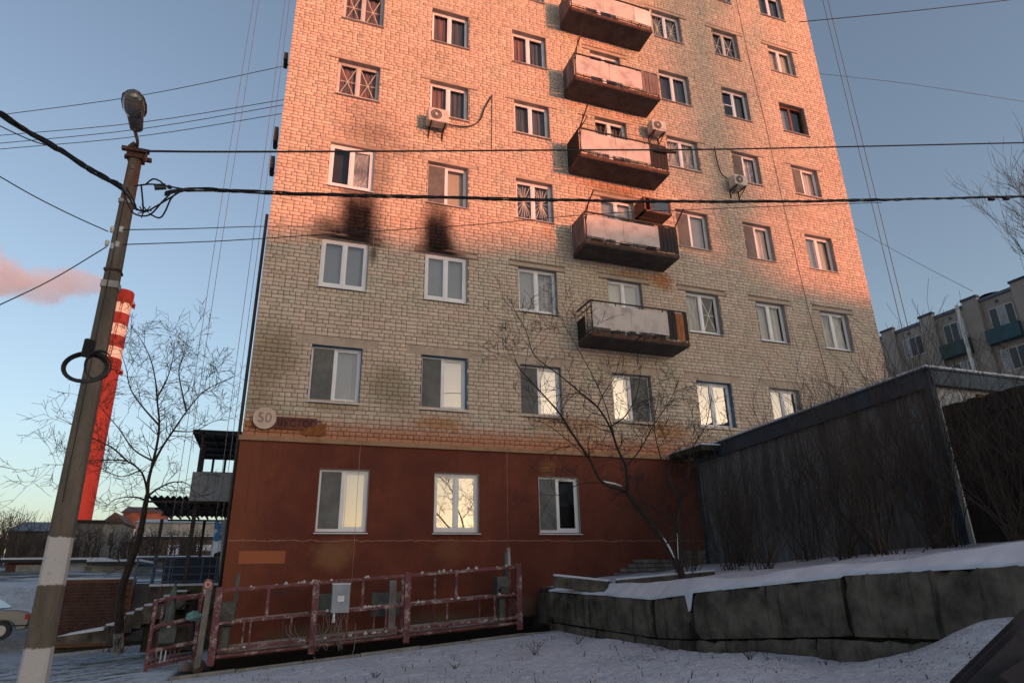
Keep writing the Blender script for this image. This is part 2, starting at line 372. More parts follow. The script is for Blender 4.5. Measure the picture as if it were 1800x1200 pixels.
def m_whitewash():   # concrete pole with three limewashed lengths, edges ragged
    t = NT('limewashed pole concrete'); t.set(.9, 0, .25)
    x, y, z = t.xz(); n = t.noise(9, 5, .7); zz = t.math('ADD', z, t.math('MULTIPLY', t.math('SUBTRACT', n, .5), .10))
    c = t.mix(t.ramp(t.noise(2.2, 6, .65, stretch=(3, 3, .5)), .3, .7), (.085, .072, .055), (.165, .14, .11))
    n30 = t.noise(34, 5, .7); c = t.mix(t.ramp(n30, .52, .7, 0, .6), c, (.07, .055, .045))
    rs = t.math('MULTIPLY', t.ramp(t.noise(3, 5, .6, stretch=(3, 3, .6)), .4, .6), t.ramp(z, .3, 1.4)); c = t.mix(rs, c, (.15, .06, .035))
    def band(a, b): return t.math('MULTIPLY', t.ramp(zz, a-.01, a+.01), t.ramp(zz, b-.01, b+.01, 1, 0))
    m = t.math('MAXIMUM', band(-3.76, -3.26), band(-5.9, -4.37))
    ww = t.mix(t.ramp(n30, .60, .70, 0, .8), (.46, .44, .42), (.16, .14, .12))
    t.col(t.mix(t.math('MULTIPLY', m, t.ramp(n, .25, .4, .6, 1)), c, ww)); t.bump(n30, .5, .01); return t.m

# ================================================================== SETTING: ground
def smooth(a, b, x):
    t = np.clip((x-a)/(b-a), 0, 1); return t*t*(3-2*t)
WALL = [(4.94, -1.45), (5.49, -4.6), (5.27, -5.95), (5.60, -8.5), (5.95, -11.2), (6.3, -16)]
def wall_x(y):
    ys = np.array([p[1] for p in WALL[::-1]]); xs = np.array([p[0] for p in WALL[::-1]])
    return np.interp(y, ys, xs)
def hnoise(x, y, s=1.):
    return (np.sin(x*1.7*s+y*.9*s)+np.sin(x*.8*s-y*2.1*s+1.3)+np.sin(x*3.9*s+y*3.1*s+2.2)*.5+np.sin(x*5.3*s-y*6.7*s)*.3)/2.8
def ground_z(x, y):
    x = np.asarray(x, float); y = np.asarray(y, float)
    g = -5.08+.065*np.clip(x, -7, 6)
    g = g-.03*np.clip(y+1, 0, 12)
    g = g+.035*hnoise(x, y)*smooth(-2.1, -2.8, y)+.02*hnoise(x, y, 3)*smooth(-2.1, -2.8, y)
    g = g+.55*np.exp(-((x-6.1)/1.0)**2-((y+10.3)/1.1)**2)
    g = g+.12*np.exp(-((x-4.2)/.7)**2-((y+8.2)/.8)**2)-.10*smooth(4.9, 5.4, x)*smooth(-7.5, -6, y)
    pit = smooth(-1.98, -1.86, y)*smooth(-1.6, -1.3, x)*smooth(5.0, 4.8, x)*smooth(.3, .2, y)
    g = g-.38*pit
    # terrace right of the block wall
    ter = -4.0+.10*np.clip(x-5.2, 0, 6)+.05*hnoise(x, y, 1.2)+.045*np.clip(-y-4, 0, 8)
    k = smooth(.05, .22, x-wall_x(y)-.12)*smooth(-1.4, -1.55, y)
    k = np.maximum(k, smooth(5.15, 5.4, x)*smooth(-1.6, -1.5, y))
    g = g*(1-k)+ter*k
    # upper terrace behind the brick wall, rising away
    k2 = np.where(x > -7.2, smooth(12.1, 12.3, y), smooth(15.5, 19.5, y))
    up = -3.75+.045*np.clip(y-16, 0, 260)+.2*hnoise(x*.1, y*.1)*smooth(20, 60, y)
    return g*(1-k2)+up*k2
gx = np.unique(np.concatenate([np.linspace(-2500, -60, 12), np.linspace(-60, -10, 26), np.arange(-10, -3, .125), np.arange(-3, 7, .06), np.arange(7, 12.01, .125), np.linspace(12, 60, 24), np.linspace(60, 2500, 12)]))
gy = np.unique(np.concatenate([np.linspace(-2500, -120, 8), np.linspace(-120, -16, 20), np.arange(-16, -12, .125), np.arange(-12, -1.5, .06), np.arange(-1.5, 13.01, .125), np.linspace(13, 60, 40), np.linspace(60, 320, 20), np.linspace(320, 3000, 10)]))
X, Y = np.meshgrid(gx, gy); Z = ground_z(X, Y)
# small relief of the trodden snow: crust lumps and two trails of footprints
yard = smooth(-2.15, -2.4, Y)*smooth(.0, -.4, X-wall_x(Y))*smooth(-14, -12, Y)*smooth(-6, -3, X)
lump = (np.sin(X*11.3+3*np.sin(Y*4.1))*np.sin(Y*13.7+2*np.sin(X*5.3))+.6*np.sin(X*23+Y*9)*np.sin(Y*27-X*13))
Z = Z+yard*.010*lump*(.4+.6*smooth(-.3, .5, np.sin(X*1.3+Y*.7)))
rf = random.Random(5)
for (xa, ya, xb, yb, nstep) in ((-2.5, -5.2, 4.6, -3.0, 15), (4.4, -3.4, 3.6, -11, 13), (-1.5, -3.0, 1.5, -9.5, 12), (2.2, -8.5, 5.0, -5.2, 7)):
    for s in range(nstep):
        t_ = s/nstep; ux, uy = xb-xa, yb-ya; l_ = math.hypot(ux, uy); ux /= l_; uy /= l_; sd_ = .11*(1 if s % 2 else -1)
        fx = xa+(xb-xa)*t_-uy*sd_+rf.uniform(-.05, .05); fy = ya+(yb-ya)*t_+ux*sd_+rf.uniform(-.05, .05)
        u = (X-fx)*ux+(Y-fy)*uy; v = -(X-fx)*uy+(Y-fy)*ux; e = (u/.15)**2+(v/.065)**2
        Z = Z-yard*.045*np.exp(-e**1.5)+yard*.016*np.exp(-((np.sqrt(e)-1.6)/.4)**2)
Z = np.where(Y < -40, Z - .01*np.clip(-40-Y, 0, 100), Z)
nx, ny = len(gx), len(gy)
me = bpy.data.meshes.new('ground'); vs = np.stack([X.ravel(), Y.ravel(), Z.ravel()], -1)
ii = (np.arange(ny-1)[:, None]*nx+np.arange(nx-1)[None]).ravel()
me.from_pydata(vs.tolist(), [], np.stack([ii, ii+1, ii+1+nx, ii+nx], -1).tolist())
me.materials.append(MAT['snow']); me.polygons.foreach_set('use_smooth', [True]*len(me.polygons))
o = bpy.data.objects.new('ground', me); COL.objects.link(o); o['kind'] = 'structure'
gz = lambda x, y: float(ground_z(x, y))

# ================================================================== THE TOWER BLOCK
XL, XR, ZB, ZT = -1.24, 17.65, -.86, 22.2
ZBR = 19.6                                     # bricks are modelled up to here (past the top of the photo)
bld = empty('apartment_building', ((XL+XR)/2, 0, -5.2), 'tall silicate brick apartment tower with red plastered ground floor and soot stains above two windows', 'building')
bl = Vector(((XL+XR)/2, 0, -5.2))
def P(mb, name, mat, parent=bld, **kw):        # a part of the tower, written in world coordinates
    kw2 = dict(kw); o = mb.build(name, mat, parent, **kw2)
    if parent is bld: o.location = -bl
    return o
COLX = [0, 2.536, 5.055, 7.646, 10.29, 12.812, 15.299]; COLW = [1.13, 1.123, 1.125, 1.191, 1.167, 1.10, 1.159]
FLZ = {1: 0, 2: 2.785, 3: 5.559, 4: 8.40, 5: 11.003, 6: 13.68, 7: 16.4}; FLH = {1: 1.314, 2: 1.292, 3: 1.277, 4: 1.166, 5: 1.232, 6: 1.216, 7: 1.22}
# style per pane: (what stands behind, glass, tape)
WIN = {
 (1,1): ('net', 'grey', 'glass_mid', None, 'blue'), (2,1): ('net', 'white', 'glass_mirror', None, 'blue'), (3,1): ('net', 'white', 'glass_mirror', None, ''),
 (4,1): ('white', 'net', 'glass_mirror', None, ''), (5,1): ('bluedark', 'bluedark', 'glass_mirror', None, 'blue'), (6,1): ('white', 'white', 'glass_mirror', None, ''), (7,1): ('white', 'white', 'glass_mid', None, ''),
 (1,2): ('grey', 'grey', 'glass_mid', None, 'thick'), (2,2): ('grey', 'grey', 'glass_mid', None, 'thick'), (3,2): ('grey', 'lace', 'glass', None, ''), (5,2): ('whitec', 'dark', 'glass', 'x', ''), (6,2): ('whitec', 'whitec', 'glass', None, ''), (7,2): ('whitec', 'whitec', 'glass', 'x', ''),
 (1,3): ('dark', 'film', 'glass', None, 'thick'), (2,3): ('nettransom', 'white', 'glass', None, ''), (3,3): ('darkc', 'darkc', 'glass', 'star', ''), (5,3): ('net', 'grey', 'glass', None, ''), (6,3): ('net', 'whitec', 'glass', None, ''), (7,3): ('grey', 'white', 'glass', None, ''),
 (1,4): ('redc', 'redc', 'glass', 'x', 'old'), (2,4): ('redc', 'darkc', 'glass', None, ''), (3,4): ('darkc', 'darkc', 'glass', None, ''), (5,4): ('lace', 'lace', 'glass', 'star', ''), (6,4): ('net', 'lace', 'glass', None, ''), (7,4): ('net', 'whitec', 'glass', None, ''),
 (1,5): ('redc', 'redc', 'glass', 'x', 'old'), (2,5): ('redc', 'darkc', 'glass', None, ''), (3,5): ('redc', 'darkc', 'glass', None, ''), (5,5): ('darkc', 'darkc', 'glass', None, ''), (6,5): ('darktransom', 'darkc', 'glass', None, ''), (7,5): ('grey', 'dark', 'glass', None, 'wood'),
 (1,6): ('darkc', 'darkc', 'glass', 'x', ''), (2,6): ('redc', 'darkc', 'glass', None, ''), (3,6): ('darkc', 'darkc', 'glass', None, ''), (5,6): ('darkc', 'darkc', 'glass', 'star', ''), (6,6): ('darkc', 'darkc', 'glass', 'x', 'old'), (7,6): ('white', 'white', 'glass', None, ''),
 (1,7): ('darkc', 'darkc', 'glass', None, ''), (2,7): ('darkc', 'redc', 'glass', None, ''), (3,7): ('darkc', 'darkc', 'glass', None, ''), (4,7): ('darkc', 'darkc', 'glass', None, ''), (5,7): ('darkc', 'darkc', 'glass', None, ''), (6,7): ('darkc', 'darkc', 'glass', None, ''), (7,7): ('darkc', 'darkc', 'glass', None, ''),
}
BALF = {2: 2.05, 3: 4.68, 4: 7.45, 5: 10.18, 6: 12.88}            # top of each balcony slab
DOORH = {2: 4.10, 3: 6.78, 4: 9.65, 5: 12.28, 6: 15.1}
DOOR = {2: ('white', 'grey', 'glass_mid', None, ''), 3: ('grey', 'white', 'glass_mid', None, ''), 4: ('darkc', 'darkc', 'glass', 'star', ''), 5: ('dark', 'dark', 'glass', None, ''), 6: ('darkc', 'dark', 'glass', None, '')}
open_up = []
for (c, fl), st in WIN.items():
    open_up.append((COLX[c-1], COLX[c-1]+COLW[c-1], FLZ[fl], FLZ[fl]+FLH[fl], st, 'window', (c, fl)))
for fl in BALF:
    open_up.append((7.72, 8.83, BALF[fl]+.06, DOORH[fl], DOOR[fl], 'balcony_door', (4, fl)))
PX = [.389, 2.894, 5.421]; GW = ((('net', 'white'), 'glass_mirror'), (('white', 'white'), 'glass_mirror'), (('net', 'dark'), 'glass_mirror'))
open_g = [(PX[i], PX[i]+1.048, -2.797, -1.496, (GW[i][0][0], GW[i][0][1], GW[i][1], None, 'ground'), 'window', (i+1, 0)) for i in range(3)]
lintels = []
for x0, x1, z0, z1, st, k, cf in open_up:
    if cf[1] == 1: lintels.append((x0-.36, x1+.36, z1, z1+.21))
    else: lintels.append((x0-.26, x1+.26, z1, z1+.10))

# backing wall (mortar face) with the openings cut out, and reveals
def holed_wall(mb, x0, x1, z0, z1, holes, y, depth):
    xs = sorted({x0, x1}|{h[0] for h in holes}|{h[1] for h in holes}); zs = sorted({z0, z1}|{h[2] for h in holes}|{h[3] for h in holes})
    for i in range(len(xs)-1):
        for j in range(len(zs)-1):
            cx, cz = (xs[i]+xs[i+1])/2, (zs[j]+zs[j+1])/2
            if any(h[0] < cx < h[1] and h[2] < cz < h[3] for h in holes): continue
            mb.face([(xs[i], y, zs[j]), (xs[i+1], y, zs[j]), (xs[i+1], y, zs[j+1]), (xs[i], y, zs[j+1])])
    for h in holes:
        a, b, c, d = h[:4]
        mb.face([(a, y, c), (a, y, d), (a, y+depth, d), (a, y+depth, c)]); mb.face([(b, y, d), (b, y, c), (b, y+depth, c), (b, y+depth, d)])
        mb.face([(a, y, d), (b, y, d), (b, y+depth, d), (a, y+depth, d)]); mb.face([(b, y, c), (a, y, c), (a, y+depth, c), (b, y+depth, c)])
mb = MB(); holed_wall(mb, XL+.01, XR-.01, ZB, ZT, open_up, .014, .30); P(mb, 'mortar_wall', MAT['mortar'])
mb = MB()
mb.box(XL+.012, XR-.012, .9, 13.0, ZB, ZT-.01)
mb.box(XL+.012, XL+.2, .3, .9, -6.2, ZT-.012); mb.box(XR-.2, XR-.012, .3, .9, -6.2, ZT-.012)
mb.box(XL+.014, XR-.014, .9, 13.0, -6.2, ZB-.005)
P(mb, 'side_and_rear_wall', MAT['mortar'])
mb = MB(); mb.box(XL-.2, XR+.2, -.2, 13.2, ZT, ZT+.25); P(mb, 'roof', MAT['slab'])
# plinth
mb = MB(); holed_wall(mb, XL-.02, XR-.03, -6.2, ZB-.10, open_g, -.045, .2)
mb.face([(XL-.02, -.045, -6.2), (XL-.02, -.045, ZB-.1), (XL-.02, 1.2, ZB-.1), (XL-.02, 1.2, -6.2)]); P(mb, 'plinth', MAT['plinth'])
mb = MB(); mb.box(XL-.05, XR+.02, -.10, .012, ZB-.10, ZB); mb.box(XL-.05, XL+.01, .012, 12, ZB-.10, ZB)
P(mb, 'ledge', m_concrete('ledge render', (.30, .16, .09), (.36, .24, .14), (.16, .08, .045), .4))

# lintels
for a, b, c, d in lintels:
    mb = MB(); mb.box(a, b, -.004, .05, c, d); P(mb, 'lintel', MAT['lintel'])

# bricks
PITCH_Z, BH, SL, HL, JT = .1, .0860, .26, .13, .0135
rows = int((ZBR-ZB)/PITCH_Z)
signs = []
bricks = []
rng = np.random.RandomState(3)
for k in range(rows):
    z0 = ZB+.006+k*PITCH_Z; z1 = z0+BH; zc = (z0+z1)/2
    cuts = [(h[0], h[1]) for h in open_up if h[2] < zc < h[3]]+[(l[0], l[1]) for l in lintels if l[2]-.02 < zc < l[3]+.02]
    cuts = sorted(cuts); L = HL if k % 2 else SL
    x = XL-(0 if k % 2 == 0 else .0)
    if k % 4 == 2: x -= .065
    x -= rng.rand()*.01
    while x < XR:
        L = (HL if k % 2 else SL) if rng.rand() > .07 else (SL if k % 2 else HL)
        a, b = max(x, XL), min(x+L-JT, XR)
        segs = [(a, b)]
        for c0, c1 in cuts:
            ns = []
            for s0, s1 in segs:
                if c1 <= s0 or c0 >= s1: ns.append((s0, s1))
                else:
                    if c0-.004-s0 > .025: ns.append((s0, c0-.004))
                    if s1-c1-.004 > .025: ns.append((c1+.004, s1))
            segs = ns
        for s0, s1 in segs:
            if s1-s0 > .02: bricks.append((s0, s1, z0, z1, abs(s1-s0-(SL-JT)) < 1e-6))
        x += L
B = np.array([(b[0], b[1], b[2], b[3], b[4]) for b in bricks], float)
ctr = np.stack([(B[:, 0]+B[:, 1])/2, np.zeros(len(B)), (B[:, 2]+B[:, 3])/2], -1)
rel = ctr-CAM; dep = rel@_f; px = 900+FPX*(rel@_r)/dep; py = 600-FPX*(rel@_u)/dep
dist = np.linalg.norm(rel, axis=1)
score = np.where((px > 430) & (px < 1800) & (py > 0) & (py < 1200) & (B[:, 4] > .5), dist, 1e9)
sing = np.argsort(score)[:300]; issing = np.zeros(len(B), bool); issing[sing] = True
# one shared mesh for the single stretchers
mb = MB(); hw, hh = (SL-JT)/2, BH/2; c_ = .004
fr = [(-hw+c_, 0, -hh+c_), (hw-c_, 0, -hh+c_), (hw-c_, 0, hh-c_), (-hw+c_, 0, hh-c_)]
bk = [(-hw, c_, -hh), (hw, c_, -hh), (hw, c_, hh), (-hw, c_, hh)]; b2 = [(x_, .02, z_) for x_, y_, z_ in bk]
mb.face(fr)
for i in range(4):
    j = (i+1) % 4; mb.face([bk[i], bk[j], fr[j], fr[i]]); mb.face([b2[i], b2[j], bk[j], bk[i]])
tmpo = mb.build('brick', MAT['brick']); bme = tmpo.data; bpy.data.objects.remove(tmpo)
jit = rng.uniform(-.003, .003, len(B)); tilt = rng.normal(0, .004, len(B))
for i in sing:
    o = bpy.data.objects.new('brick', bme); COL.objects.link(o); o.parent = bld
    o.location = Vector((ctr[i][0], jit[i], ctr[i][2]))-bl; o.rotation_euler = (tilt[i]*2, tilt[i]*.8, tilt[i])
R_ = B[~issing]; n = len(R_); J = jit[~issing]; T = tilt[~issing]
a, b_, c, d = R_[:, 0], R_[:, 1], R_[:, 2]+T*.3, R_[:, 3]+T*.3
V = np.zeros((n, 12, 3))
for q, (xx, zz, s1, s2) in enumerate(((a, c, 1, 1), (b_, c, -1, 1), (b_, d, -1, -1), (a, d, 1, -1))):
    V[:, q] = np.stack([xx+s1*c_, J+T*(.6*s1), zz+s2*c_], -1); V[:, 4+q] = np.stack([xx, J+c_, zz], -1); V[:, 8+q] = np.stack([xx, np.full(n, .02), zz], -1)
F = [(0, 1, 2, 3)]+[(4+i, 4+(i+1) % 4, (i+1) % 4, i) for i in range(4)]+[(8+i, 8+(i+1) % 4, 4+(i+1) % 4, 4+i) for i in range(4)]
F = np.array(F); faces = (F[None]+np.arange(n)[:, None, None]*12).reshape(-1, 4)
me = bpy.data.meshes.new('brickwork'); me.vertices.add(n*12); me.vertices.foreach_set('co', V.ravel())
me.loops.add(len(faces)*4); me.loops.foreach_set('vertex_index', faces.ravel().astype(np.int32))
me.polygons.add(len(faces)); me.polygons.foreach_set('loop_start', np.arange(0, len(faces)*4, 4, dtype=np.int32)); me.polygons.foreach_set('loop_total', np.full(len(faces), 4, np.int32))
at_ = me.attributes.new('rnd', 'FLOAT', 'FACE'); at_.data.foreach_set('value', np.repeat(rng.rand(n), 9).astype(np.float32))
me.materials.append(MAT['brick']); me.update(calc_edges=True)
o = bpy.data.objects.new('brickwork', me); COL.objects.link(o); o.parent = bld; o.location = -bl; o['kind'] = 'stuff'

# windows
def wavy(mb, x0, x1, y, z0, z1, amp=.02, n=16, ph=0., top=0):
    for i in range(n):
        a, b = x0+(x1-x0)*i/n, x0+(x1-x0)*(i+1)/n
        ya, yb = y+amp*math.sin(a*40+ph)+amp*.5*math.sin(a*93), y+amp*math.sin(b*40+ph)+amp*.5*math.sin(b*93)
        mb.face([(a, ya, z0), (b, yb, z0), (b, yb, z1), (a, ya, z1)])
BACK = dict(net='dark', grey='curt_grey', white='cream_blind_sky', whitec='curt_white', lace='lace', dark='dark', darkc='curt_dark', redc='curt_red', film='dark', bluedark='dark', nettransom='dark', darktransom='dark')
def make_window(x0, x1, z0, z1, st, kind, cf):
    sl_, sr_, gl, tape, opt = st
    base_y = -.045 if opt == 'ground' else .014
    fy = base_y+(.07 if opt in ('thick', 'ground') else .13)     # face of the frame
    fm = MAT['off_plastic'] if opt == 'old' else MAT['wood'] if opt == 'wood' else MAT['white_plastic']
    W = x1-x0; fw = .085 if opt == 'thick' else .06; xm = x0+W*(.47 if sl_.startswith('net') else .5)
    f = MB(); d0, d1 = fy, fy+.07
    f.box(x0+.002, x0+fw, d0, d1, z0+.002, z1-.002); f.box(x1-fw, x1-.002, d0, d1, z0+.002, z1-.002)
    f.box(x0+fw, x1-fw, d0, d1, z1-fw, z1-.002); f.box(x0+fw, x1-fw, d0, d1, z0+.002, z0+fw+.02)
    f.box(xm-.035, xm+.035, d0-.002, d1, z0+fw+.02, z1-fw)
    if 'transom' in sl_:
        f.box(x0+fw, xm-.035, d0+.004, d1, z0+(z1-z0)*.5-.02, z0+(z1-z0)*.5+.02)
    root = P(f, kind, fm, bevel=.004)
    # everything below hangs under the frame
    def Q(mb, name, mat, **kw):
        o = mb.build(name, mat, root, **kw); return o
    s = MB(); s.hexa([(x0-.03, base_y-.075, z0-.045), (x1+.03, base_y-.075, z0-.045), (x1+.03, fy, z0-.015), (x0-.03, fy, z0-.015),
                      (x0-.03, base_y-.075, z0-.033), (x1+.03, base_y-.075, z0-.033), (x1+.03, fy, z0-.001), (x0-.03, fy, z0-.001)])
    if kind == 'window': Q(s, 'sill', MAT['white_plastic'] if opt in ('thick', 'ground', 'blue') else MAT['off_plastic'])
    r = MB(); rm = MAT['reveal_blue'] if opt == 'blue' else MAT['reveal']
    e = .006
    r.box(x0-.001, x0+e, base_y-.012, fy, z0, z1); r.box(x1-e, x1+.001, base_y-.012, fy, z0, z1); r.box(x0+e, x1-e, base_y-.012, fy, z1-e, z1)
    Q(r, 'reveal', rm)
    for half, (a, b) in enumerate(((x0+fw, xm-.035), (xm+.035, x1-fw))):
        kd = (sl_, sr_)[half]; zb, zt = z0+fw+.02, z1-fw
        sf = MB(); t_ = .028
        sf.box(a, a+t_, fy+.008, fy+.05, zb, zt); sf.box(b-t_, b, fy+.008, fy+.05, zb, zt); sf.box(a+t_, b-t_, fy+.008, fy+.05, zt-t_, zt); sf.box(a+t_, b-t_, fy+.008, fy+.05, zb, zb+t_)
        if not (opt == 'wood' and half): Q(sf, 'sash', fm)
        g = MB(); tw = random.uniform(-.004, .004)
        g.face([(a+t_, fy+.03+tw, zb+t_), (b-t_, fy+.03-tw, zb+t_), (b-t_, fy+.03-tw, zt-t_), (a+t_, fy+.03+tw, zt-t_)])
        gm = 'glass_mirror' if (kd in ('white', 'bluedark') and gl == 'glass_mirror') else ('glass_mid' if (gl == 'glass_mirror' or kd == 'grey') else gl)
        if opt == 'ground' and kd == 'dark': gm = 'glass_mirror'
        Q(g, 'pane', MAT[gm], keep=True)
        c = MB(); bm_ = BACK[kd]; yy = fy+.14
        if kd in ('dark', 'net', 'film', 'nettransom', 'darktransom', 'bluedark'): c.face([(a-.03, fy+.25, z0), (b+.03, fy+.25, z0), (b+.03, fy+.25, z1), (a-.03, fy+.25, z1)])  # near-black sheet paints the shade of the unlit room
        elif kd in ('grey', 'white'): c.face([(a-.03, yy, z0+.01), (b+.03, yy, z0+.01), (b+.03, yy, z1-.01), (a-.03, yy, z1-.01)])
        else: wavy(c, a-.03, b+.03, yy, z0+.01, z1-.01, .022, 18, random.random()*6)
        Q(c, 'curtain' if bm_ != 'dark' else 'dark_room_sheet', MAT[bm_])  # cream ones also stand in for sky reflected in the pane
        if kd.startswith('net'):
            nn = MB(); nn.box(a-.01, b+.012, fy-.012, fy-.004, zb-.012, zt+.01); Q(nn, 'insect_net', m_net)
        if kd == 'film':
            q = MB(); N = 12
            hz = [[random.uniform(-.010, .010) for _ in range(N+1)] for _ in range(N+1)]
            for i in range(N):
                for j in range(N):
                    pts = [(i, j), (i+1, j), (i+1, j+1), (i, j+1)]
                    q.face([(a+(b-a)*u/N, fy+.065+hz[u][v], zb+(zt-zb)*v/N) for u, v in pts])
            Q(q, 'plastic_film', MAT['film'])
        if tape:
            tp = MB(); yy = fy+.045; w_ = .022; A = Vector((a+t_, yy, zb+t_)); Bb = Vector((b-t_, yy, zt-t_)); Cc = (A+Bb)/2
            lines = [((A.x, A.z), (Bb.x, Bb.z)), ((A.x, Bb.z), (Bb.x, A.z))]
            if tape == 'star':
                for an in range(8):
                    th = an*PI/8+.1; lines.append(((Cc.x-math.cos(th)*.22, Cc.z-math.sin(th)*.5), (Cc.x+math.cos(th)*.22, Cc.z+math.sin(th)*.5)))
                w_ = .016
            else: lines.append(((A.x, Cc.z), (Bb.x, Cc.z)))
            for k_, ((xa, za), (xb, zb_)) in enumerate(lines):
                tp.bar((xa, yy+k_*.0012, za), (xb, yy+k_*.0012, zb_), .0011, w_, up=(zb_-za, 0, xa-xb))
            Q(tp, 'tape_cross', MAT['tape'])
    return root
def _mk_net():
    t = NT('insect screen'); t.n.remove(t.bsdf); d = t.new('ShaderNodeBsdfDiffuse'); t.link(t.mix(t.ramp(t.noise(3, 5, .6), .3, .7), (.15, .15, .145), (.22, .22, .21)), d.inputs[0])
    tr = t.new('ShaderNodeBsdfTransparent'); mx = t.new('ShaderNodeMixShader'); mx.inputs[0].default_value = .72
    t.link(tr.outputs[0], mx.inputs[1]); t.link(d.outputs[0], mx.inputs[2]); t.link(mx.outputs[0], t.out.inputs[0]); return t.m
m_net = _mk_net()
for a in open_up+open_g: make_window(*a)

# balconies
def balcony(fl, bx0=6.72, bx1=9.62, D=.82):
    zt = BALF[fl]; zb = zt-.13
    s = MB(); s.hexa([(bx0, .012, zb), (bx0, -D, zb+.03), (bx1, -D, zb+.03), (bx1, .012, zb), (bx0, .012, zt), (bx0, -D, zt-.01), (bx1, -D, zt-.01), (bx1, .012, zt)])
    root = P(s, 'balcony', MAT['slab'], bevel=.01)
    Q = lambda mb, name, mat, **kw: mb.build(name, mat, root, **kw)
    e = MB(); e.box(bx0-.012, bx1+.012, -D-.014, -D+.02, zt-.08, zt+.012); e.box(bx0-.012, bx0+.01, -D+.02, 0, zt-.08, zt+.012); e.box(bx1-.01, bx1+.012, -D+.02, 0, zt-.08, zt+.012); Q(e, 'edge_angle', MAT['rust'])
    r = MB(); H = .90
    top = lambda z: z
    for zz, th in ((zt+H, .035), (zt+H-.16, .02), (zt+.10, .02)):
        r.bar((bx0+.02, -D+.01, zz), (bx1-.02, -D+.01, zz), th); r.bar((bx0+.02, -D+.01, zz), (bx0+.02, 0, zz), th); r.bar((bx1-.02, -D+.01, zz), (bx1-.02, 0, zz), th)
    for i in range(5):
        x = bx0+.02+(bx1-bx0-.04)*i/4; r.bar((x, -D+.01, zt), (x, -D+.01, zt+H), .022)
    for i in range(12):
        x = bx0+.02+(bx1-bx0-.04)*i/11; r.bar((x, -D+.012, zt), (x, -D+.012, zt+.22), .011)
    for y in (-.55, -.28): r.bar((bx0+.02, y, zt), (bx0+.02, y, zt+H), .014); r.bar((bx1-.02, y, zt), (bx1-.02, y, zt+H), .014)
    Q(r, 'railing', MAT['black_steel'])
    yf = -D-.022; z0, z1 = zt+.14, zt+H-.11
    xe = bx1-.62; xm = bx0+1.15
    for a, b in ((bx0+.03, xm-.004), (xm+.004, xe)):
        m_ = MB(); dz = random.uniform(-.008, .008); m_.box(a, b, yf-.012, yf, z0+dz, z1+dz); Q(m_, 'sheet_panel', MAT['sheet'], bevel=.002)
    if fl == 6:
        m_ = MB(); m_.box(xe+.005, bx1-.02, yf-.012, yf, z0, z1-.02); Q(m_, 'sheet_panel', MAT['curt_white'], label='newer white sheet panel')
    else:
        nb = 5; wd = (bx1-xe)/nb
        for i in range(nb):
            m_ = MB(); a = xe+.006+i*wd; m_.box(a, a+wd-.012, yf-.006+random.uniform(-.004, .004), yf+.012, zt+.04+random.random()*.05, zt+H-.03-random.random()*.05)
            mt = MAT['wood_dark'] if fl == 2 else MAT['wood_grey'] if fl == 5 else MAT['wood_dark']
            if fl == 2 and i in (2, 3): Q(m_, 'board', MAT['wood_orange'], label='orange board')
            else: Q(m_, 'board', mt)
    for i in range(5):     # boards or slats on the left end
        if fl == 2 and i < 2: continue
        m_ = MB(); y = -D+.03+i*.155; m_.box(bx0-.022, bx0-.006, y, y+.142, zt+.04, zt+(H-.32 if fl == 2 else H-.05)); Q(m_, 'board', MAT['wood_dark'] if fl in (2, 4) else MAT['corr'] if fl == 5 else MAT['wood_grey'])
    if fl == 3:      # a wooden box frame standing on the balcony
        m_ = MB(); a, b, c_, d_ = 8.70, 9.60, 6.02, 6.46
        m_.box(a, b, -.75, -.2, c_, c_+.05); m_.box(a, b, -.75, -.2, d_, d_+.04); m_.box(a, a+.05, -.75, -.2, c_, d_); m_.box(b-.05, b, -.75, -.2, c_, d_); m_.box(a+.05, b-.05, -.25, -.2, c_+.05, d_)
        m_.box(a+.2, a+.24, -.74, -.7, c_, d_)
        Q(m_, 'wooden_box', MAT['wood']); g_ = MB(); g_.box(a+.26, b-.06, -.73, -.725, c_+.06, d_); Q(g_, 'pane', MAT['glass_mid'])
    if fl in (3, 4, 5):    # clothes-line arms
        m_ = MB(); x = bx0+.03
        m_.bar((x, -D, zt+H), (x+.0, -D-.55, zt+H+.35), .03); m_.bar((x-.0, -D, zt+H-.3), (x-.05, -D-.35, zt+H+.22), .02)
        if fl == 4: m_.bar((x, -D-.5, zt+H+.02), (x-.3, -D-.5, zt+H+.02), .02); m_.bar((x, -D-.5, zt+H+.02), (x, -D, zt+H-.05), .02)
        if fl == 3: m_.bar((bx1-.03, -D, zt+H), (bx1-.03, -D-.5, zt+H+.33), .03)
        for k_ in range(3):
            if fl != 5: m_.bar((bx0+.05, -D-.14*(k_+1), zt+H+.10*k_+.05), (bx1-.05, -D-.14*(k_+1), zt+H+.10*k_+.05), .006)
        Q(m_, 'drying_arm', MAT['rust'])
    if fl == 4:
        m_ = MB(); m_.bar((9.15, yf-.05, zt+.62), (9.85, yf-.12, zt+.66), .05, .07); Q(m_, 'loose_plank', MAT['wood_dark'])
    for k_ in range(5):   # clutter seen in the gap under the sheets
        j = MB(); x = bx0+.25+k_*.42+random.random()*.1; j.box(x, x+.16+random.random()*.2, -D+.12, -D+.3, zt+.004, zt+.10+random.random()*.12)
        Q(j, 'stored_box', MAT['label'] if fl in (3, 4, 5) and k_ % 2 else MAT['wood_grey'])
    return root
for fl in BALF: balcony(fl)

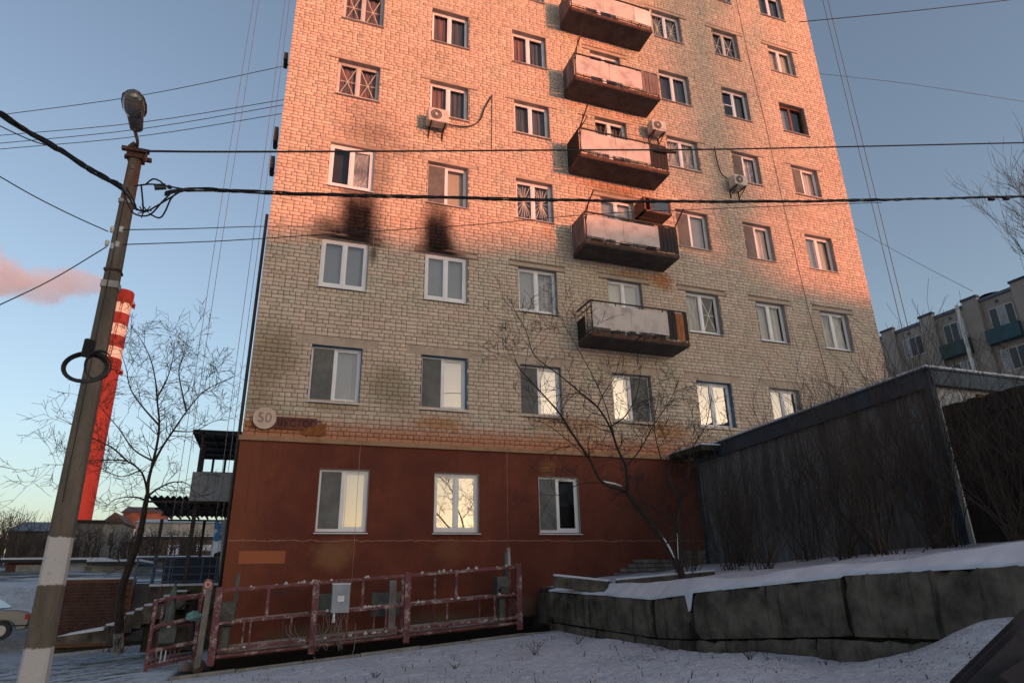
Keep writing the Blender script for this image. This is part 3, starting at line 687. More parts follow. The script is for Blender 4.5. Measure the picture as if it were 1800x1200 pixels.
# dark seam cable on the facade, drain pipe and boxes on the left edge
def wire(pts, r, mat, name='wire', parent=None, n=5, smooth_=True):
    mb = MB(); mb.tube(pts, r, n); return mb.build(name, mat, parent, smooth=smooth_)
def cat(pts, k=8):     # Catmull-Rom through the points
    pts = [Vector(p) for p in pts]; Pn = [pts[0]*2-pts[1]]+pts+[pts[-1]*2-pts[-2]]; out = []
    for i in range(1, len(Pn)-2):
        for j in range(k):
            t = j/k; a, b, c, d = Pn[i-1:i+3]
            out.append(.5*((2*b)+(-a+c)*t+(2*a-5*b+4*c-d)*t*t+(-a+3*b-3*c+d)*t*t*t))
    out.append(Pn[-2]); return out
ptsc = [onY(x, y, -.012) for x, y in ((1292, -10), (1318, 110), (1345, 215), (1370, 330), (1394, 430), (1420, 540), (1455, 665))]
o = wire(ptsc, .007, MAT['cable'], 'facade_cable', bld); o.location = -bl
o = wire([(XL-.06, .10, -5.2), (XL-.06, .10, 4.5)], .035, MAT['black_steel'], 'drain_pipe', bld, 8); o.location = -bl
for (px_, py_, w_, h_) in ((503, 107, .3, .22), (480, 242, .42, .42), (477, 292, .38, .36)):
    p = onY(px_, py_, .4)
    t_ = empty('air_conditioner', (XL-.02, .4, p.z), {107: 'small dark unit on the left edge of the tower, highest of three', 242: 'dark air conditioner jutting from the left edge of the tower, upper of the pair', 292: 'dark air conditioner jutting from the left edge of the tower, lower of the pair'}[py_], 'air conditioner', 'air conditioners on the tower walls')
    mb = MB(); mb.box(-.13, -.03, -.2, .2, -h_/2, h_/2); mb.build('casing', MAT['ac_dark'], t_, bevel=.01)
    mb = MB(); mb.bar((0, 0, -h_/2-.02), (-.13, 0, -h_/2-.02), .03); mb.build('bracket', MAT['black_steel'], t_)
# vent covers of the cellar on the plinth
for (a, b, c, d) in ((.5, .98, -4.42, -4.0), (1.62, 2.22, -4.46, -4.0)):
    mb = MB(); mb.box(a, b, -.075, -.044, c, d); P(mb, 'vent_cover', MAT['green_box'], bevel=.004)
# bricks laid bare at the foot of the plinth
mb = MB()
for k in range(8):
    z = -3.98+k*.098
    xs0 = 6.75+k*.20+rng.rand()*.2; x = xs0+(.0 if k % 2 else .11)
    while x < 10.3:
        if not (k > 5 and x < 9.0): 
            j = rng.uniform(-.008, .006); mb.box(x, x+.235, -.075+j, -.04, z, z+.08)
        x += .25
o = P(mb, 'bare_brickwork', simple('bare pale brick', (.17, .155, .13), .9, var=.45, scale=4, bump=.5)); o['kind'] = 'stuff'

# address board and number disc
sb = empty('street_sign', (.0, -.02, -.56), 'faded dark red board with worn lettering on the brick above the plinth', 'sign')
mb = MB(); mb.box(-1.08, .25, -.02, .0, -.12, .14); mb.build('board', simple('faded maroon board', (.17, .05, .028), .7, var=.5, scale=5, c2=(.09, .022, .018)), sb)
text_mesh('lettering', 'ТВУСТОГО', .20, simple('faint letters', (.022, .010, .009), .8, bump=0), sb, (-.17, -.024, .0), (PI/2, 0, 0), .002)
sb2 = MB(); sb2.hexa([(-.02, -.028, -.23), (.42, -.028, -.23), (.42, -.023, -.23), (-.02, -.023, -.23), (-.03, -.028, -.10), (.46, -.028, .06), (.46, -.023, .06), (-.03, -.023, -.10)])
sb2.build('paint_patch', simple('ochre patch', (.26, .085, .02), .8, var=.4, scale=7), sb)
nd = empty('house_number_sign', (-.83, -.05, -.475), 'round pale disc with the number 50 over the left end of the street board', 'sign')
mb = MB(); mb.tube([(0, 0, 0), (0, -.025, 0)], .235, 40); mb.build('disc', simple('pale enamel disc', (.58, .43, .34), .5, var=.15, scale=5), nd)
text_mesh('number', '50', .30, simple('worn number paint', (.30, .18, .13), .7, bump=0), nd, (0, -.03, 0), (PI/2, 0, 0), .003)

# air conditioners on the front
def ac_unit(px_, py_, w_, label, fan_side=-1):
    p = onY(px_, py_, -.3)
    t_ = empty('air_conditioner', (p.x, 0, p.z), label, 'air conditioner', 'air conditioners on the tower walls')
    mb = MB(); h_ = w_*.74; mb.box(-w_/2, w_/2, -.40, -.10, -h_/2, h_/2); mb.build('casing', MAT['ac'], t_, bevel=.015)
    mb = MB(); cx = -w_*.12; mb.tube([(cx, -.405, 0), (cx, -.41, 0)], h_*.36, 24); mb.build('fan_grille', MAT['ac_dark'], t_)
    r_ = MB()
    for k in range(4):
        q = [(cx+math.cos(a)*h_*.36*(k+1)/4, -.415, math.sin(a)*h_*.36*(k+1)/4) for a in np.linspace(0, 2*PI, 21)]; r_.tube(q, .005, 4, False)
    r_.tube([(cx, -.411, 0), (cx, -.425, 0)], .04, 12)
    r_.build('grille_ring', MAT['ac'], t_)
    for s_ in (-1, 1):
        mb = MB(); mb.bar((s_*w_*.33, 0, -h_/2-.02), (s_*w_*.33, -.42, -h_/2-.02), .03); mb.bar((s_*w_*.33, -.004, -h_/2-.25), (s_*w_*.33, -.38, -h_/2-.03), .02); mb.bar((s_*w_*.33, -.012, -h_/2-.3), (s_*w_*.33, -.012, -h_/2), .03)
        mb.build('bracket', MAT['black_steel'], t_)
    return t_, p
ac_unit(770, 206, .58, 'cream air conditioner under the fifth storey window left of the balconies')
ac_unit(1156, 224, .52, 'cream air conditioner between the balconies and the star-taped window')
ac_unit(1299, 319, .50, 'cream air conditioner under a window right of the balconies')
for nm, pts in (('hose', ((788, 218), (800, 221), (825, 222), (843, 212), (852, 190), (865, 168))), ('hose', ((1256, 258), (1260, 280), (1268, 305), (1285, 318)))):
    o = wire(cat([onY(x, y, -.06) for x, y in pts], 5), .02, MAT['cable'], nm)
    tag(o, 'bundle of black hoses looping from the air conditioner left of the balconies' if pts[0][0] == 788 else 'black hose running down to the air conditioner right of the balconies', 'hose')
o = wire([onY(865, 170, -.02), onY(864, 262, -.02)], .008, MAT['cable'], 'drip_hose'); tag(o, 'thin hose hanging down the bricks from the end of the hose bundle', 'hose')
def part(root, mb, name, mat, **kw):     # mb written in world coordinates, root an unrotated empty at its own place
    o = mb.build(name, mat, root, **kw); o.location = -root.location; return o

# ================================================================== SUSPENDED PLATFORM
pf = empty('suspended_platform', (1.6, -1.0, -5.0), 'long pink-red steel work platform splashed with plaster at the foot of the red wall', 'platform')
PXL, PXR = -1.22, 4.40
zb_ = lambda x: -4.98+.0600*(x-PXL)
RS = MAT['red_steel']; YF, YB = -1.30, -.66; H = 1.12
def pbar(x0, z0, x1, z1, y, w_, h_=None, name='rail'):
    mb = MB(); mb.bar((x0, y, zb_(x0)+z0), (x1, y, zb_(x1)+z1), w_, h_); return part(pf, mb, name, RS, bevel=.003)
secs = [PXL, .42, 2.12, PXR]
CRUST = m_concrete('plaster crusted rail', (.16, .12, .115), (.33, .29, .27), (.12, .05, .05), .6)
for x in (PXL, .42, 2.12, PXR):
    for y in (YF,): pbar(x, -.10, x, H+.03, y, .115, .10, 'post')
    pbar(x+.02, 0, x+.02, H, YB, .06, .06, 'post')
for i in range(3):
    a, b = secs[i]+.06, secs[i+1]-.06
    for y in (YF, YB):
        for z, hh_ in ((H-.03, .055), (.56, .05), (.13, .05), (.03, .045)): o = pbar(a, z, b, z, y, .045, hh_); o.data.materials[0] = CRUST if y == YB else RS
    n_ = 2
    for k in range(n_):
        x = a+(b-a)*(k+.75)/n_*.9; pbar(x, .08, x, .56, YF, .03, .03, 'baluster'); pbar(x-.12, .08, x-.12, .56, YB, .03, .03, 'baluster')
    x = a+(b-a)*(.5 if i != 2 else .42); pbar(x, .56, x, H-.05, YF, .05, .05, 'baluster')
    if i == 2: pbar(x-.28, .56, x-.28, H-.05, YB, .04, .04, 'baluster')
    # end frames and deck of each section
    mb = MB(); mb.hexa([(a, YF+.05, zb_(a)-.02), (b, YF+.05, zb_(b)-.02), (b, YB-.05, zb_(b)-.02), (a, YB-.05, zb_(a)-.02), (a, YF+.05, zb_(a)+.02), (b, YF+.05, zb_(b)+.02), (b, YB-.05, zb_(b)+.02), (a, YB-.05, zb_(a)+.02)])
    part(pf, mb, 'deck', MAT['rust'])
for x in secs:
    mb = MB(); mb.bar((x, YF, zb_(x)+H-.03), (x, YB, zb_(x)+H-.03), .04); mb.bar((x, YF, zb_(x)+.5), (x, YB, zb_(x)+.5), .04); mb.bar((x, YF, zb_(x)), (x, YB, zb_(x)), .05); part(pf, mb, 'cross_frame', RS)
mb = MB(); x = 1.95; mb.box(x-.07, x+.07, YB-.02, YB+.03, zb_(x), zb_(x)+H-.1); part(pf, mb, 'splashed_upright', m_concrete('plaster crust', (.18, .15, .14), (.34, .31, .29), (.14, .05, .06)))
# splashes of dried plaster on the rails
mb = MB()
for k in range(60):
    x = random.uniform(PXL, PXR); z = random.choice((H-.005, .585, .13)); s = random.uniform(.012, .035)
    c = (x, YF-.02, zb_(x)+z); mb.tube([(c[0]-s, c[1], c[2]), (c[0], c[1], c[2]+s*.5), (c[0]+s, c[1], c[2])], [s*.3, s, s*.3], 5)
part(pf, mb, 'plaster_splash', MAT['label'], kind='stuff')
# cabinet hanging on the front rail
mb = MB(); c0 = onY(585, 1027, -1.42); c1 = onY(613, 1078, -1.42)
mb.box(c0.x, c1.x, -1.44, -1.34, c1.z+.02, c0.z); cab = part(pf, mb, 'control_cabinet', MAT['grey_box'], bevel=.006)
mb = MB(); mb.box(c0.x-.005, c1.x+.005, -1.45, -1.33, c0.z, c0.z+.025); mb.build('snow', MAT['snow_cap'], cab)
mb = MB(); mb.box((c0.x+c1.x)/2-.06, (c0.x+c1.x)/2+.06, -1.447, -1.439, -4.12, -4.02); mb.build('label_plate', MAT['label'], cab)
mb = MB(); mb.tube([(c0.x+.06, -1.40, c1.z+.02), (c0.x+.06, -1.40, c1.z-.08)], .022, 8); mb.tube([(c0.x+.06, -1.40, c1.z-.08), (c0.x+.06, -1.40, c1.z-.14)], .03, 8); mb.build('plug', MAT['label'], cab)
# loops of cable under the cabinet
for k in range(9):
    xa = c0.x+.02+random.uniform(-.15, .25); xb = xa+random.uniform(-.75, .1); za = c1.z+.0; zl = random.uniform(-4.75, -4.95)
    pts = [(xa, -1.36, za), (xa+random.uniform(-.1, .1), -1.42, (za+zl)/2), ((xa+xb)/2, -1.44, zl), (xb, -1.40, (za+zl)/2-.05), (xb-.05, -1.37, za-.15)]
    o = wire(cat(pts, 6), .006, simple('grey cable', (.16, .13, .12), .6) if k == 0 else cabm, 'cable', pf); cabm = o.data.materials[0]; o.location = -pf.location
o = wire(cat([(.46, -1.38, -5.02), (.65, -1.42, -5.17), (1.0, -1.42, -5.16), (1.15, -1.40, -4.95), (1.16, -1.38, -4.5)], 8), .008, cabm, 'cable', pf); o.location = -pf.location
# hoists at the ends
def hoist(x, y, dz=0.):
    mb = MB(); z = zb_(x)+.25+dz; mb.box(x-.13, x+.13, y-.12, y+.12, z+.22, z+.62); mb.box(x-.07, x+.07, y-.07, y+.07, z-.2, z+.22)
    h_ = part(pf, mb, 'hoist', MAT['green_box'], bevel=.015)
    mb = MB(); mb.tube([(x-.02, y-.15, z+.34), (x-.02, y-.3, z+.34)], .09, 14); mb.build('motor', MAT['ac_dark'], h_)
    mb = MB(); mb.bar((x+.1, y, z+.3), (x+.1, y, z+1.1), .06); mb.build('hanger', MAT['green_box'], h_)
hoist(4.15, -.95, .05)
mb = MB(); a = (4.32, -.95, zb_(4.3)+1.1); mb.tube([a, (4.32, -.95, a[2]+.30)], [.05, .035], 8); mb.tube([(4.32, -.95, a[2]+.28), (4.32, -.95, a[2]+.38)], .04, 8); part(pf, mb, 'rope_guide', m_concrete('crusted steel', (.25, .24, .22), (.45, .44, .42)))
hoist(-1.05, -.95, .02)
# left corner mast with the warning plate, limit switch and rag
mb = MB(); mb.bar((-1.43, -1.15, -5.1), (-1.40, -1.15, -3.85), .10, .09); part(pf, mb, 'mast', m_concrete('crusted mast', (.10, .085, .08), (.24, .22, .20), (.08, .04, .04)))
mb = MB(); q = at(365, 1032, 11.6)
mb.prism([(q.x-.075, q.z-.15), (q.x+.075, q.z-.15), (q.x+.085, q.z+.05), (q.x+.05, q.z+.13), (q.x-.03, q.z+.15), (q.x-.075, q.z+.08)], q.y-.01, q.y+.01)
wp = part(pf, mb, 'warning_plate', simple('red and white plate', (.34, .11, .09), .6, var=.2, scale=5))
mb = MB(); mb.box(q.x-.05, q.x+.055, q.y-.016, q.y-.011, q.z-.11, q.z-.03); ring = [(q.x+math.cos(a)*.045, q.y-.014, q.z+.05+math.sin(a)*.045) for a in np.linspace(0, 2*PI, 15)]; mb.tube(ring, .008, 5, False); mb.build('plate_marks', MAT['label'], wp)
rag = empty('rag', tuple(at(342, 1082, 12.2)), 'teal rag tied to the rail at the left corner of the work platform', 'rag')
bm = bmesh.new(); bmesh.ops.create_icosphere(bm, subdivisions=3, radius=1)
for v in bm.verts:
    n_ = hnoise(v.co.x*3+v.co.y, v.co.z*3-v.co.y); v.co = Vector((v.co.x*.14, v.co.y*.06, v.co.z*.085))*(1+.3*n_)
me = bpy.data.meshes.new('cloth'); bm.to_mesh(me); bm.free(); me.materials.append(MAT['teal']); o = bpy.data.objects.new('cloth', me); COL.objects.link(o); o.parent = rag
# cage on the left, behind the corner
cg = empty('platform_end_cage', (-2.1, .3, -5.2), 'short end section of pink-red steel frame with a grey cabinet, left of the tower corner', 'platform')
def cbar(a, b, w_, h_=None, name='rail', mat=RS): mb = MB(); mb.bar(a, b, w_, h_); return part(cg, mb, name, mat)
ya = .3
for (x, zt) in ((-2.40, -4.06), (-1.62, -3.97)):
    cbar((x, ya, -5.32), (x, ya, zt), .06, .06, 'post'); cbar((x+.05, ya+.7, -5.3), (x+.05, ya+.7, zt-.03), .05, .05, 'post')
mb = MB(); mb.tube(cat([(-2.40, ya, -4.10), (-2.30, ya, -4.03), (-1.62, ya, -3.96)], 5), .03, 6); part(cg, mb, 'rail', RS)
for z0, z1 in ((-4.52, -4.36), (-4.93, -4.80), (-5.20, -5.07)): cbar((-2.40, ya, z0), (-1.62, ya, z1), .045, .06)
for z0 in (-4.1, -4.6, -5.15): cbar((-2.35, ya+.7, z0), (-1.57, ya+.7, z0+.1), .04, .05); cbar((-2.40, ya, z0), (-2.35, ya+.7, z0), .04); cbar((-1.62, ya, z0+.1), (-1.57, ya+.7, z0+.1), .04)
for k in range(7): cbar((-2.33+k*.075, ya+.02, -5.17), (-2.33+k*.075, ya+.02, -4.92), .022, .022, 'slat', MAT['label'] if k in (2, 3) else RS)
mb = MB(); mb.box(-2.28, -1.98, ya+.1, ya+.3, -4.82, -4.42); gb = part(cg, mb, 'cabinet', MAT['green_box'], bevel=.01); mb = MB(); mb.box(-2.16, -2.10, ya+.094, ya+.099, -4.54, -4.46); mb.build('label_plate', MAT['label'], gb)
mb = MB(); mb.tube([(-2.15, ya+.2, -4.42), (-2.14, ya+.2, -4.0), (-2.13, ya+.2, -3.75)], [.09, .07, .02], 10); part(cg, mb, 'rope_guide', MAT['green_box'])
mb = MB(); mb.tube(cat([(-2.0, ya+.3, -4.2), (-1.9, ya+.2, -4.12), (-1.75, ya+.2, -4.2), (-1.7, ya+.2, -4.5), (-1.65, ya+.1, -5.1)], 6), .02, 6); part(cg, mb, 'cable', MAT['cable'])
for k, (x, z) in enumerate(((-1.65, -5.13), (-1.45, -5.10))):
    sk = empty('sandbag', (x, -.6, z-.05), ('left' if k == 0 else 'right')+' one of two dirty pale counterweight bags by the platform corner', 'bag', 'bags by the platform corner')
    bm = bmesh.new(); bmesh.ops.create_icosphere(bm, subdivisions=2, radius=1)
    for v in bm.verts: v.co = Vector((v.co.x*.12, v.co.y*.14, v.co.z*.13))*(1+.15*hnoise(v.co.x*3, v.co.z*4+k))
    me = bpy.data.meshes.new('sack'); bm.to_mesh(me); bm.free(); me.materials.append(MAT['wood_grey']); me.polygons.foreach_set('use_smooth', [True]*len(me.polygons)); o = bpy.data.objects.new('sack', me); COL.objects.link(o); o.parent = sk

# steel ropes of the platforms
ropes = [(-2.35, .35, -3.9, 'first thin steel rope from the left, hanging down to the left end cage'), (-2.22, .42, -3.9, 'second thin steel rope from the left, hanging down to the left end cage'),
         (-1.47, -.80, -3.9, 'third thin steel rope from the left, ending at the platform corner'), (-1.36, -.75, -4.2, 'fourth thin steel rope from the left, closest to the tower edge'),
         (1.10, -1.0, -4.0, 'thin rope hanging in front of the brick down to the grey cabinet'), (4.32, -.95, -3.2, 'thin rope hanging down to the right end of the work platform')]
for k, (x, y, z, l) in enumerate(ropes):
    top = 24.5
    pts = [(x+.008*math.sin(i*1.3+k), y, z+(top-z)*i/12) for i in range(13)]
    o = wire(pts, .0055 if k < 4 else .004, MAT['rope'] if k < 4 else simple('pale rope', (.34, .22, .18), .7) , 'steel_rope'); tag(o, l, 'rope', 'ropes of the work platforms')
for k, x in enumerate((18.9, 19.25)):
    p0 = at(1446+k*9, 0, 30); o = wire([(p0.x, p0.y, -3.5), (p0.x, p0.y, 30)], .013, MAT['rope'], 'steel_rope')
    tag(o, ('left' if k == 0 else 'right')+' one of two thin ropes hanging in the sky right of the tower', 'rope', 'ropes right of the tower')

# kerb in front of the pit, and plants in the snow
kb = empty('kerb', (1.7, -2, -5.1), 'low pale concrete kerb dusted with snow along the pit under the platform', 'kerb')
x = -1.75; k = 0
while x < 5.0:
    L = random.uniform(.9, 1.15); a, b = x, min(x+L, 5.1); mb = MB(); za, zb2 = gz(a, -2.15)+.045, gz(b, -2.15)+.045; dz = random.uniform(-.008, .008)
    mb.hexa([(a, -2.0, za-.4), (b-.01, -2.0, zb2-.4), (b-.01, -1.90, zb2-.4), (a, -1.90, za-.4), (a, -2.0, za+dz), (b-.01, -2.0, zb2+dz), (b-.01, -1.90, zb2+dz), (a, -1.90, za+dz)])
    part(kb, mb, 'kerb_stone', MAT['kerb'], bevel=.008); x += L
mb = MB()
for k in range(420):
    if k < 60: cx, cy = random.uniform(5.0, 5.4), random.uniform(-8.5, -3)
    else: cx, cy = random.uniform(-2.5, 5.5), random.uniform(-12, -2.4)
    if cx > wall_x(cy)-.1 or (cx < 1 and random.random() < .3): continue
    z = gz(cx, cy); h_ = random.uniform(.02, .09)
    for j in range(random.randint(1, 3)):
        d = (random.uniform(-.6, .6)*h_, random.uniform(-.6, .6)*h_, h_)
        mb.tube([(cx, cy, z-.01), (cx+d[0]*.5, cy+d[1]*.5, z+d[2]*.6), (cx+d[0], cy+d[1], z+d[2])], [.003, .0025, .001], 3, False)
o = mb.build('dry_stems', MAT['bark2']); o['kind'] = 'stuff'
def weed(px_, py_, D, s, label):
    p = at(px_, py_, D); z = gz(p.x, p.y); r_ = empty('dead_weed', (p.x, p.y, z), label, 'weed', 'dead weeds poking through the snow')
    mb = MB()
    for j in range(9):
        a = random.random()*6.28; l = s*random.uniform(.5, 1.); q = [Vector((0, 0, -.02))]
        for i in range(4): q.append(q[-1]+Vector((math.cos(a)*.18*l+random.uniform(-.03, .03)*s, math.sin(a)*.18*l, .24*l*(1-i*.15))))
        mb.tube(q, [.004, .0035, .003, .002, .001], 3, False)
        for i in range(2, 5): mb.tube([q[i], q[i]+Vector((random.uniform(-.08, .08)*s, random.uniform(-.08, .08)*s, .05*s))], [.006, .002], 3, False)
    o = mb.build('stem', MAT['bark2'], r_)
for a in ((1320, 1175, 7.2, .28, 'largest dead weed, a bushy tuft below the second big block'), (940, 1165, 9.5, .30, 'spindly dead weed in the snow below the right end of the platform'), (1015, 1135, 10.5, .2, 'small dead weed near the left end of the block wall'), (660, 1190, 9., .16, 'tiny dead weed at the bottom edge below the cabinet'), (800, 1180, 9, .14, 'tiny dead weed at the bottom edge below the platform')): weed(*a)

# ================================================================== BLOCK RETAINING WALL
rw = empty('retaining_wall', (5.4, -5.5, -4.9), 'curving retaining wall of weathered concrete foundation blocks, snow on top', 'wall')
def seg_block(p, q, z0a, z1a, z0b, z1b, th=.45, name='concrete_block', inset=.0):
    p = Vector((*p, 0)); q = Vector((*q, 0)); d = (q-p).normalized(); n_ = Vector((-d.y, d.x, 0));   # n_ to the terrace side
    if n_.x < 0: n_ = -n_
    p = p+d*.012+n_*inset; q = q-d*.012+n_*inset; bm = bmesh.new(); N = max(2, int((q-p).length/.11)); M_ = 6
    grid = []
    rr = random.Random(int(p.x*1000+p.y*77+z1a*13))
    for i in range(N+1):
        t_ = i/N; c = p.lerp(q, t_); zl, zh = z0a+(z0b-z0a)*t_, z1a+(z1b-z1a)*t_
        row = []
        for j in range(M_+1):
            edge = (j in (0, M_)) or i in (0, N)
            chip = (rr.random() < .16)*rr.uniform(.01, .05) if edge else (rr.random() < .04)*.014
            corner = .03 if (j in (0, M_)) and (i in (0, N)) else 0
            row.append(bm.verts.new(c+n_*((.020 if edge else 0)+corner+chip+rr.uniform(-.006, .007))+Vector((0, 0, zl+(zh-zl)*j/M_+(rr.uniform(-.014, .006)-chip*.6)*(j == M_)))))
        grid.append(row)
    for i in range(N):
        for j in range(M_): bm.faces.new((grid[i][j], grid[i+1][j], grid[i+1][j+1], grid[i][j+1]))
    back = [(bm.verts.new(Vector((grid[i][0].co.x, grid[i][0].co.y, grid[i][0].co.z))+n_*th), bm.verts.new(Vector((grid[i][M_].co.x, grid[i][M_].co.y, grid[i][M_].co.z))+n_*th)) for i in range(N+1)]
    for i in range(N):
        bm.faces.new((grid[i][M_], grid[i+1][M_], back[i+1][1], back[i][1])); bm.faces.new((back[i][0], back[i+1][0], grid[i+1][0], grid[i][0]))
        bm.faces.new((back[i][1], back[i+1][1], back[i+1][0], back[i][0]))
    for i, s_ in ((0, 1), (N, -1)):
        f_ = [grid[i][j] for j in range(M_+1)]+[back[i][1], back[i][0]]; bm.faces.new(f_[::s_])
    bmesh.ops.recalc_face_normals(bm, faces=bm.faces)
    me = bpy.data.meshes.new(name); bm.to_mesh(me); bm.free(); me.materials.append(MAT['block'])
    o = bpy.data.objects.new(name, me); COL.objects.link(o); o.parent = rw; o.location = -rw.location; return o
zt_ = lambda y: float(np.interp(y, [-16, -11.2, -8.5, -5.95, -4.6, -1.45], [-3.70, -3.78, -3.87, -4.06, -4.16, -4.05]))
zc_ = lambda y: float(np.interp(y, [-16, -11.2, -8.5, -5.95, -4.6, -1.45], [-4.28, -4.36, -4.45, -4.64, -4.72, -4.60]))
def blk(y0, y1, lower=False, inset=0., dz=0.):
    p = (float(wall_x(y0)), y0); q = (float(wall_x(y1)), y1)
    if lower: seg_block(p, q, zc_(y0)-.60, zc_(y0)-.02, zc_(y1)-.60, zc_(y1)-.02, inset=inset)
    else: seg_block(p, q, zc_(y0), zt_(y0)+dz, zc_(y1), zt_(y1)+dz, inset=inset)
blk(-1.45, -4.55); blk(-4.6, -5.88, inset=.01, dz=.015); blk(-6.02, -8.48, dz=.03); blk(-8.52, -11.2, inset=-.015, dz=.05); blk(-11.24, -14.0)
blk(-1.45, -3.0, True); blk(-3.02, -4.6, True, .02); blk(-4.6, -5.95, True, -.02); blk(-5.97, -8.0, True, .01); blk(-8.02, -10.6, True, -.01); blk(-10.64, -13.2, True)
blk_end = seg_block((6.9, -1.46), (4.97, -1.42), -4.66, -4.07, -4.66, -4.07)
# snow lying on the wall, ragged front edge, spilling into the gap
def snow_strip():
    bm = bmesh.new(); ys = np.arange(-14, -1.5, .06); rows = []
    for i, y in enumerate(ys):
        x = float(wall_x(y)); z = zt_(y)+ (.05 if y < -8.5 else .03 if y < -6 else .015)
        over = .03*math.sin(y*7.3)+.03*math.sin(y*17.1+1)+.02*math.sin(y*41); h_ = .055+.02*math.sin(y*5.1+.7)+.012*math.sin(y*23)
        drop = .0
        if -6.06 < y < -5.86: drop = .22
        back = .10+.10*(.5+.5*math.sin(y*3.1)) if y > -3.6 and y < -1.6 else .04
        q = []
        q.append(bm.verts.new((x+back*.4+over*.4-.01-(drop > 0)*.0, y, z-.008-drop)))
        q.append(bm.verts.new((x+back*.4+over*.4-.02, y, z+h_*.5-drop*.4)))
        q.append(bm.verts.new((x+.10+back, y, z+h_)))
        q.append(bm.verts.new((x+.34, y, max(z+h_+.03, gz(x+.36, y)+.03)))); q.append(bm.verts.new((x+.48, y, max(z+h_+.02, gz(x+.48, y)+.03))))
        q.append(bm.verts.new((x+.62, y, max(gz(x+.62, y)+.012, z+h_*.6))))
        q.append(bm.verts.new((x+.80, y, gz(x+.80, y)-.03)))
        rows.append(q)
    for i in range(len(rows)-1):
        for j in range(6): bm.faces.new((rows[i][j], rows[i+1][j], rows[i+1][j+1], rows[i][j+1]))
    bmesh.ops.recalc_face_normals(bm, faces=bm.faces)
    me = bpy.data.meshes.new('snow'); bm.to_mesh(me); bm.free(); me.materials.append(MAT['snow_cap']); me.polygons.foreach_set('use_smooth', [True]*len(me.polygons))
    o = bpy.data.objects.new('snow', me); COL.objects.link(o); o.parent = rw; o.location = -rw.location; o['kind'] = 'stuff'
snow_strip()
# broken kerb slabs lying on the terrace between wall and tower
for k, (a, b, dz, l) in enumerate((((976, 1012), (1072, 1022), 0, 'left slab of two concrete slabs lying in snow at the end of the block wall'), ((1082, 1020), (1255, 1004), .0, 'long concrete slab lying in snow behind the small tree, beside the red wall'))):
    p = at(*a, 12.6 if k == 0 else 12.2); q = at(*b, 12.2 if k == 0 else 12.0)
    r_ = empty('concrete_slab', tuple((p+q)/2), l, 'slab', 'slabs lying on the terrace')
    mb = MB(); mb.bar(p+Vector((0, 0, -.10)), q+Vector((0, 0, -.10)), .30, .20); part(r_, mb, 'slab', MAT['block'], bevel=.015)
    mb = MB(); mb.bar(p+Vector((0, 0, .02)), q+Vector((0, 0, .02)), .28, .035); part(r_, mb, 'snow', MAT['snow_cap'], bevel=.012)
# dark boards in the lower right corner
for k, (a, b, D0, D1, w_) in enumerate(((((1690, 1215)), (1815, 1085), 3.6, 4.4, .13), ((1718, 1225), (1830, 1105), 3.3, 3.9, .13), ((1690, 1220), (1822, 1085), 3.5, 4.2, .10), ((1770, 1205), (1840, 1160), 3.2, 3.5, .10))):
    p, q = at(*a, D0), at(*b, D1); mb = MB(); mb.bar(p, q, w_, .05, up=(.3, -.5, .8)); o = mb.build('old_board', MAT['wood_dark'], bevel=.006)
    tag(o, ['first', 'third', 'second', 'fourth'][k]+' dark old board slanting in the lower right corner, counted from the left', 'board', 'boards in the lower right corner')

# ================================================================== METAL SHED
SX = 9.75
sh = empty('metal_shed', (SX, -4, -3.6), 'dark corrugated metal shed with a blue-grey roof edge, right of the red wall', 'shed')
y0s, y1s = -.35, -7.05
zt0, zt1 = onX(1225, 795, SX).z, onX(1640, 648, SX).z
ztop = lambda y: zt0+(zt1-zt0)*(y-y0s)/(y1s-y0s)
npan = 7
for k in range(npan):
    ya_, yb_ = y0s+(y1s-y0s)*k/npan, y0s+(y1s-y0s)*(k+1)/npan; mb = MB(); nr = 8; ofs = (k % 2)*.004; prev = None
    for i in range(nr):
        for t_, dx in ((0, 0), (.30, 0), (.45, -.022), (.85, -.022), (1.0, 0)):
            y = ya_+(yb_-ya_)*(i+t_)/nr; cur = ((SX+dx-ofs, y, -4.0), (SX+dx-ofs, y, ztop(y)-.2))
            if prev: mb.face([prev[0], cur[0], cur[1], prev[1]])
            prev = cur
    part(sh, mb, 'wall_sheet', MAT['corr'])
def shbox(x0, x1, ya_, yb_, dz0, dz1, name, mat, **kw):
    mb = MB(); A, Bz = ztop(ya_), ztop(yb_)
    mb.hexa([(x0, ya_, A+dz0), (x0, yb_, Bz+dz0), (x1, yb_, Bz+dz0), (x1, ya_, A+dz0), (x0, ya_, A+dz1), (x0, yb_, Bz+dz1), (x1, yb_, Bz+dz1), (x1, ya_, A+dz1)]); return part(sh, mb, name, mat, **kw)
shbox(SX-.09, SX-.03, y0s, y1s, -.30, .0, 'fascia', MAT['steel_blue'])
shbox(SX-.12, SX+4.8, y0s, y1s-.12, .0, .035, 'roof', MAT['steel_blue']); shbox(SX-.115, SX+4.7, y0s-.02, y1s-.10, .036, .075, 'snow', MAT['snow_cap'])
mb = MB(); mb.box(SX-.03, SX+4.7, y1s-.10, y1s-.04, ztop(y1s)-.26, ztop(y1s)-.001); part(sh, mb, 'fascia', MAT['steel_blue'])
mb = MB(); mb.box(SX+.06, SX+4.6, y1s+.0, y1s+.05, -4, ztop(y1s)-.2); part(sh, mb, 'front_wall', MAT['corr_light'])
mb = MB(); mb.bar((SX-.02, y1s-.02, -4), (SX-.02, y1s-.02, ztop(y1s)-.02), .11); part(sh, mb, 'corner_post', MAT['steel_blue'])
mb = MB(); mb.bar((SX-.02, y0s-.05, -4), (SX-.02, y0s-.05, ztop(y0s)-.3), .08); part(sh, mb, 'corner_post', MAT['steel_blue'])
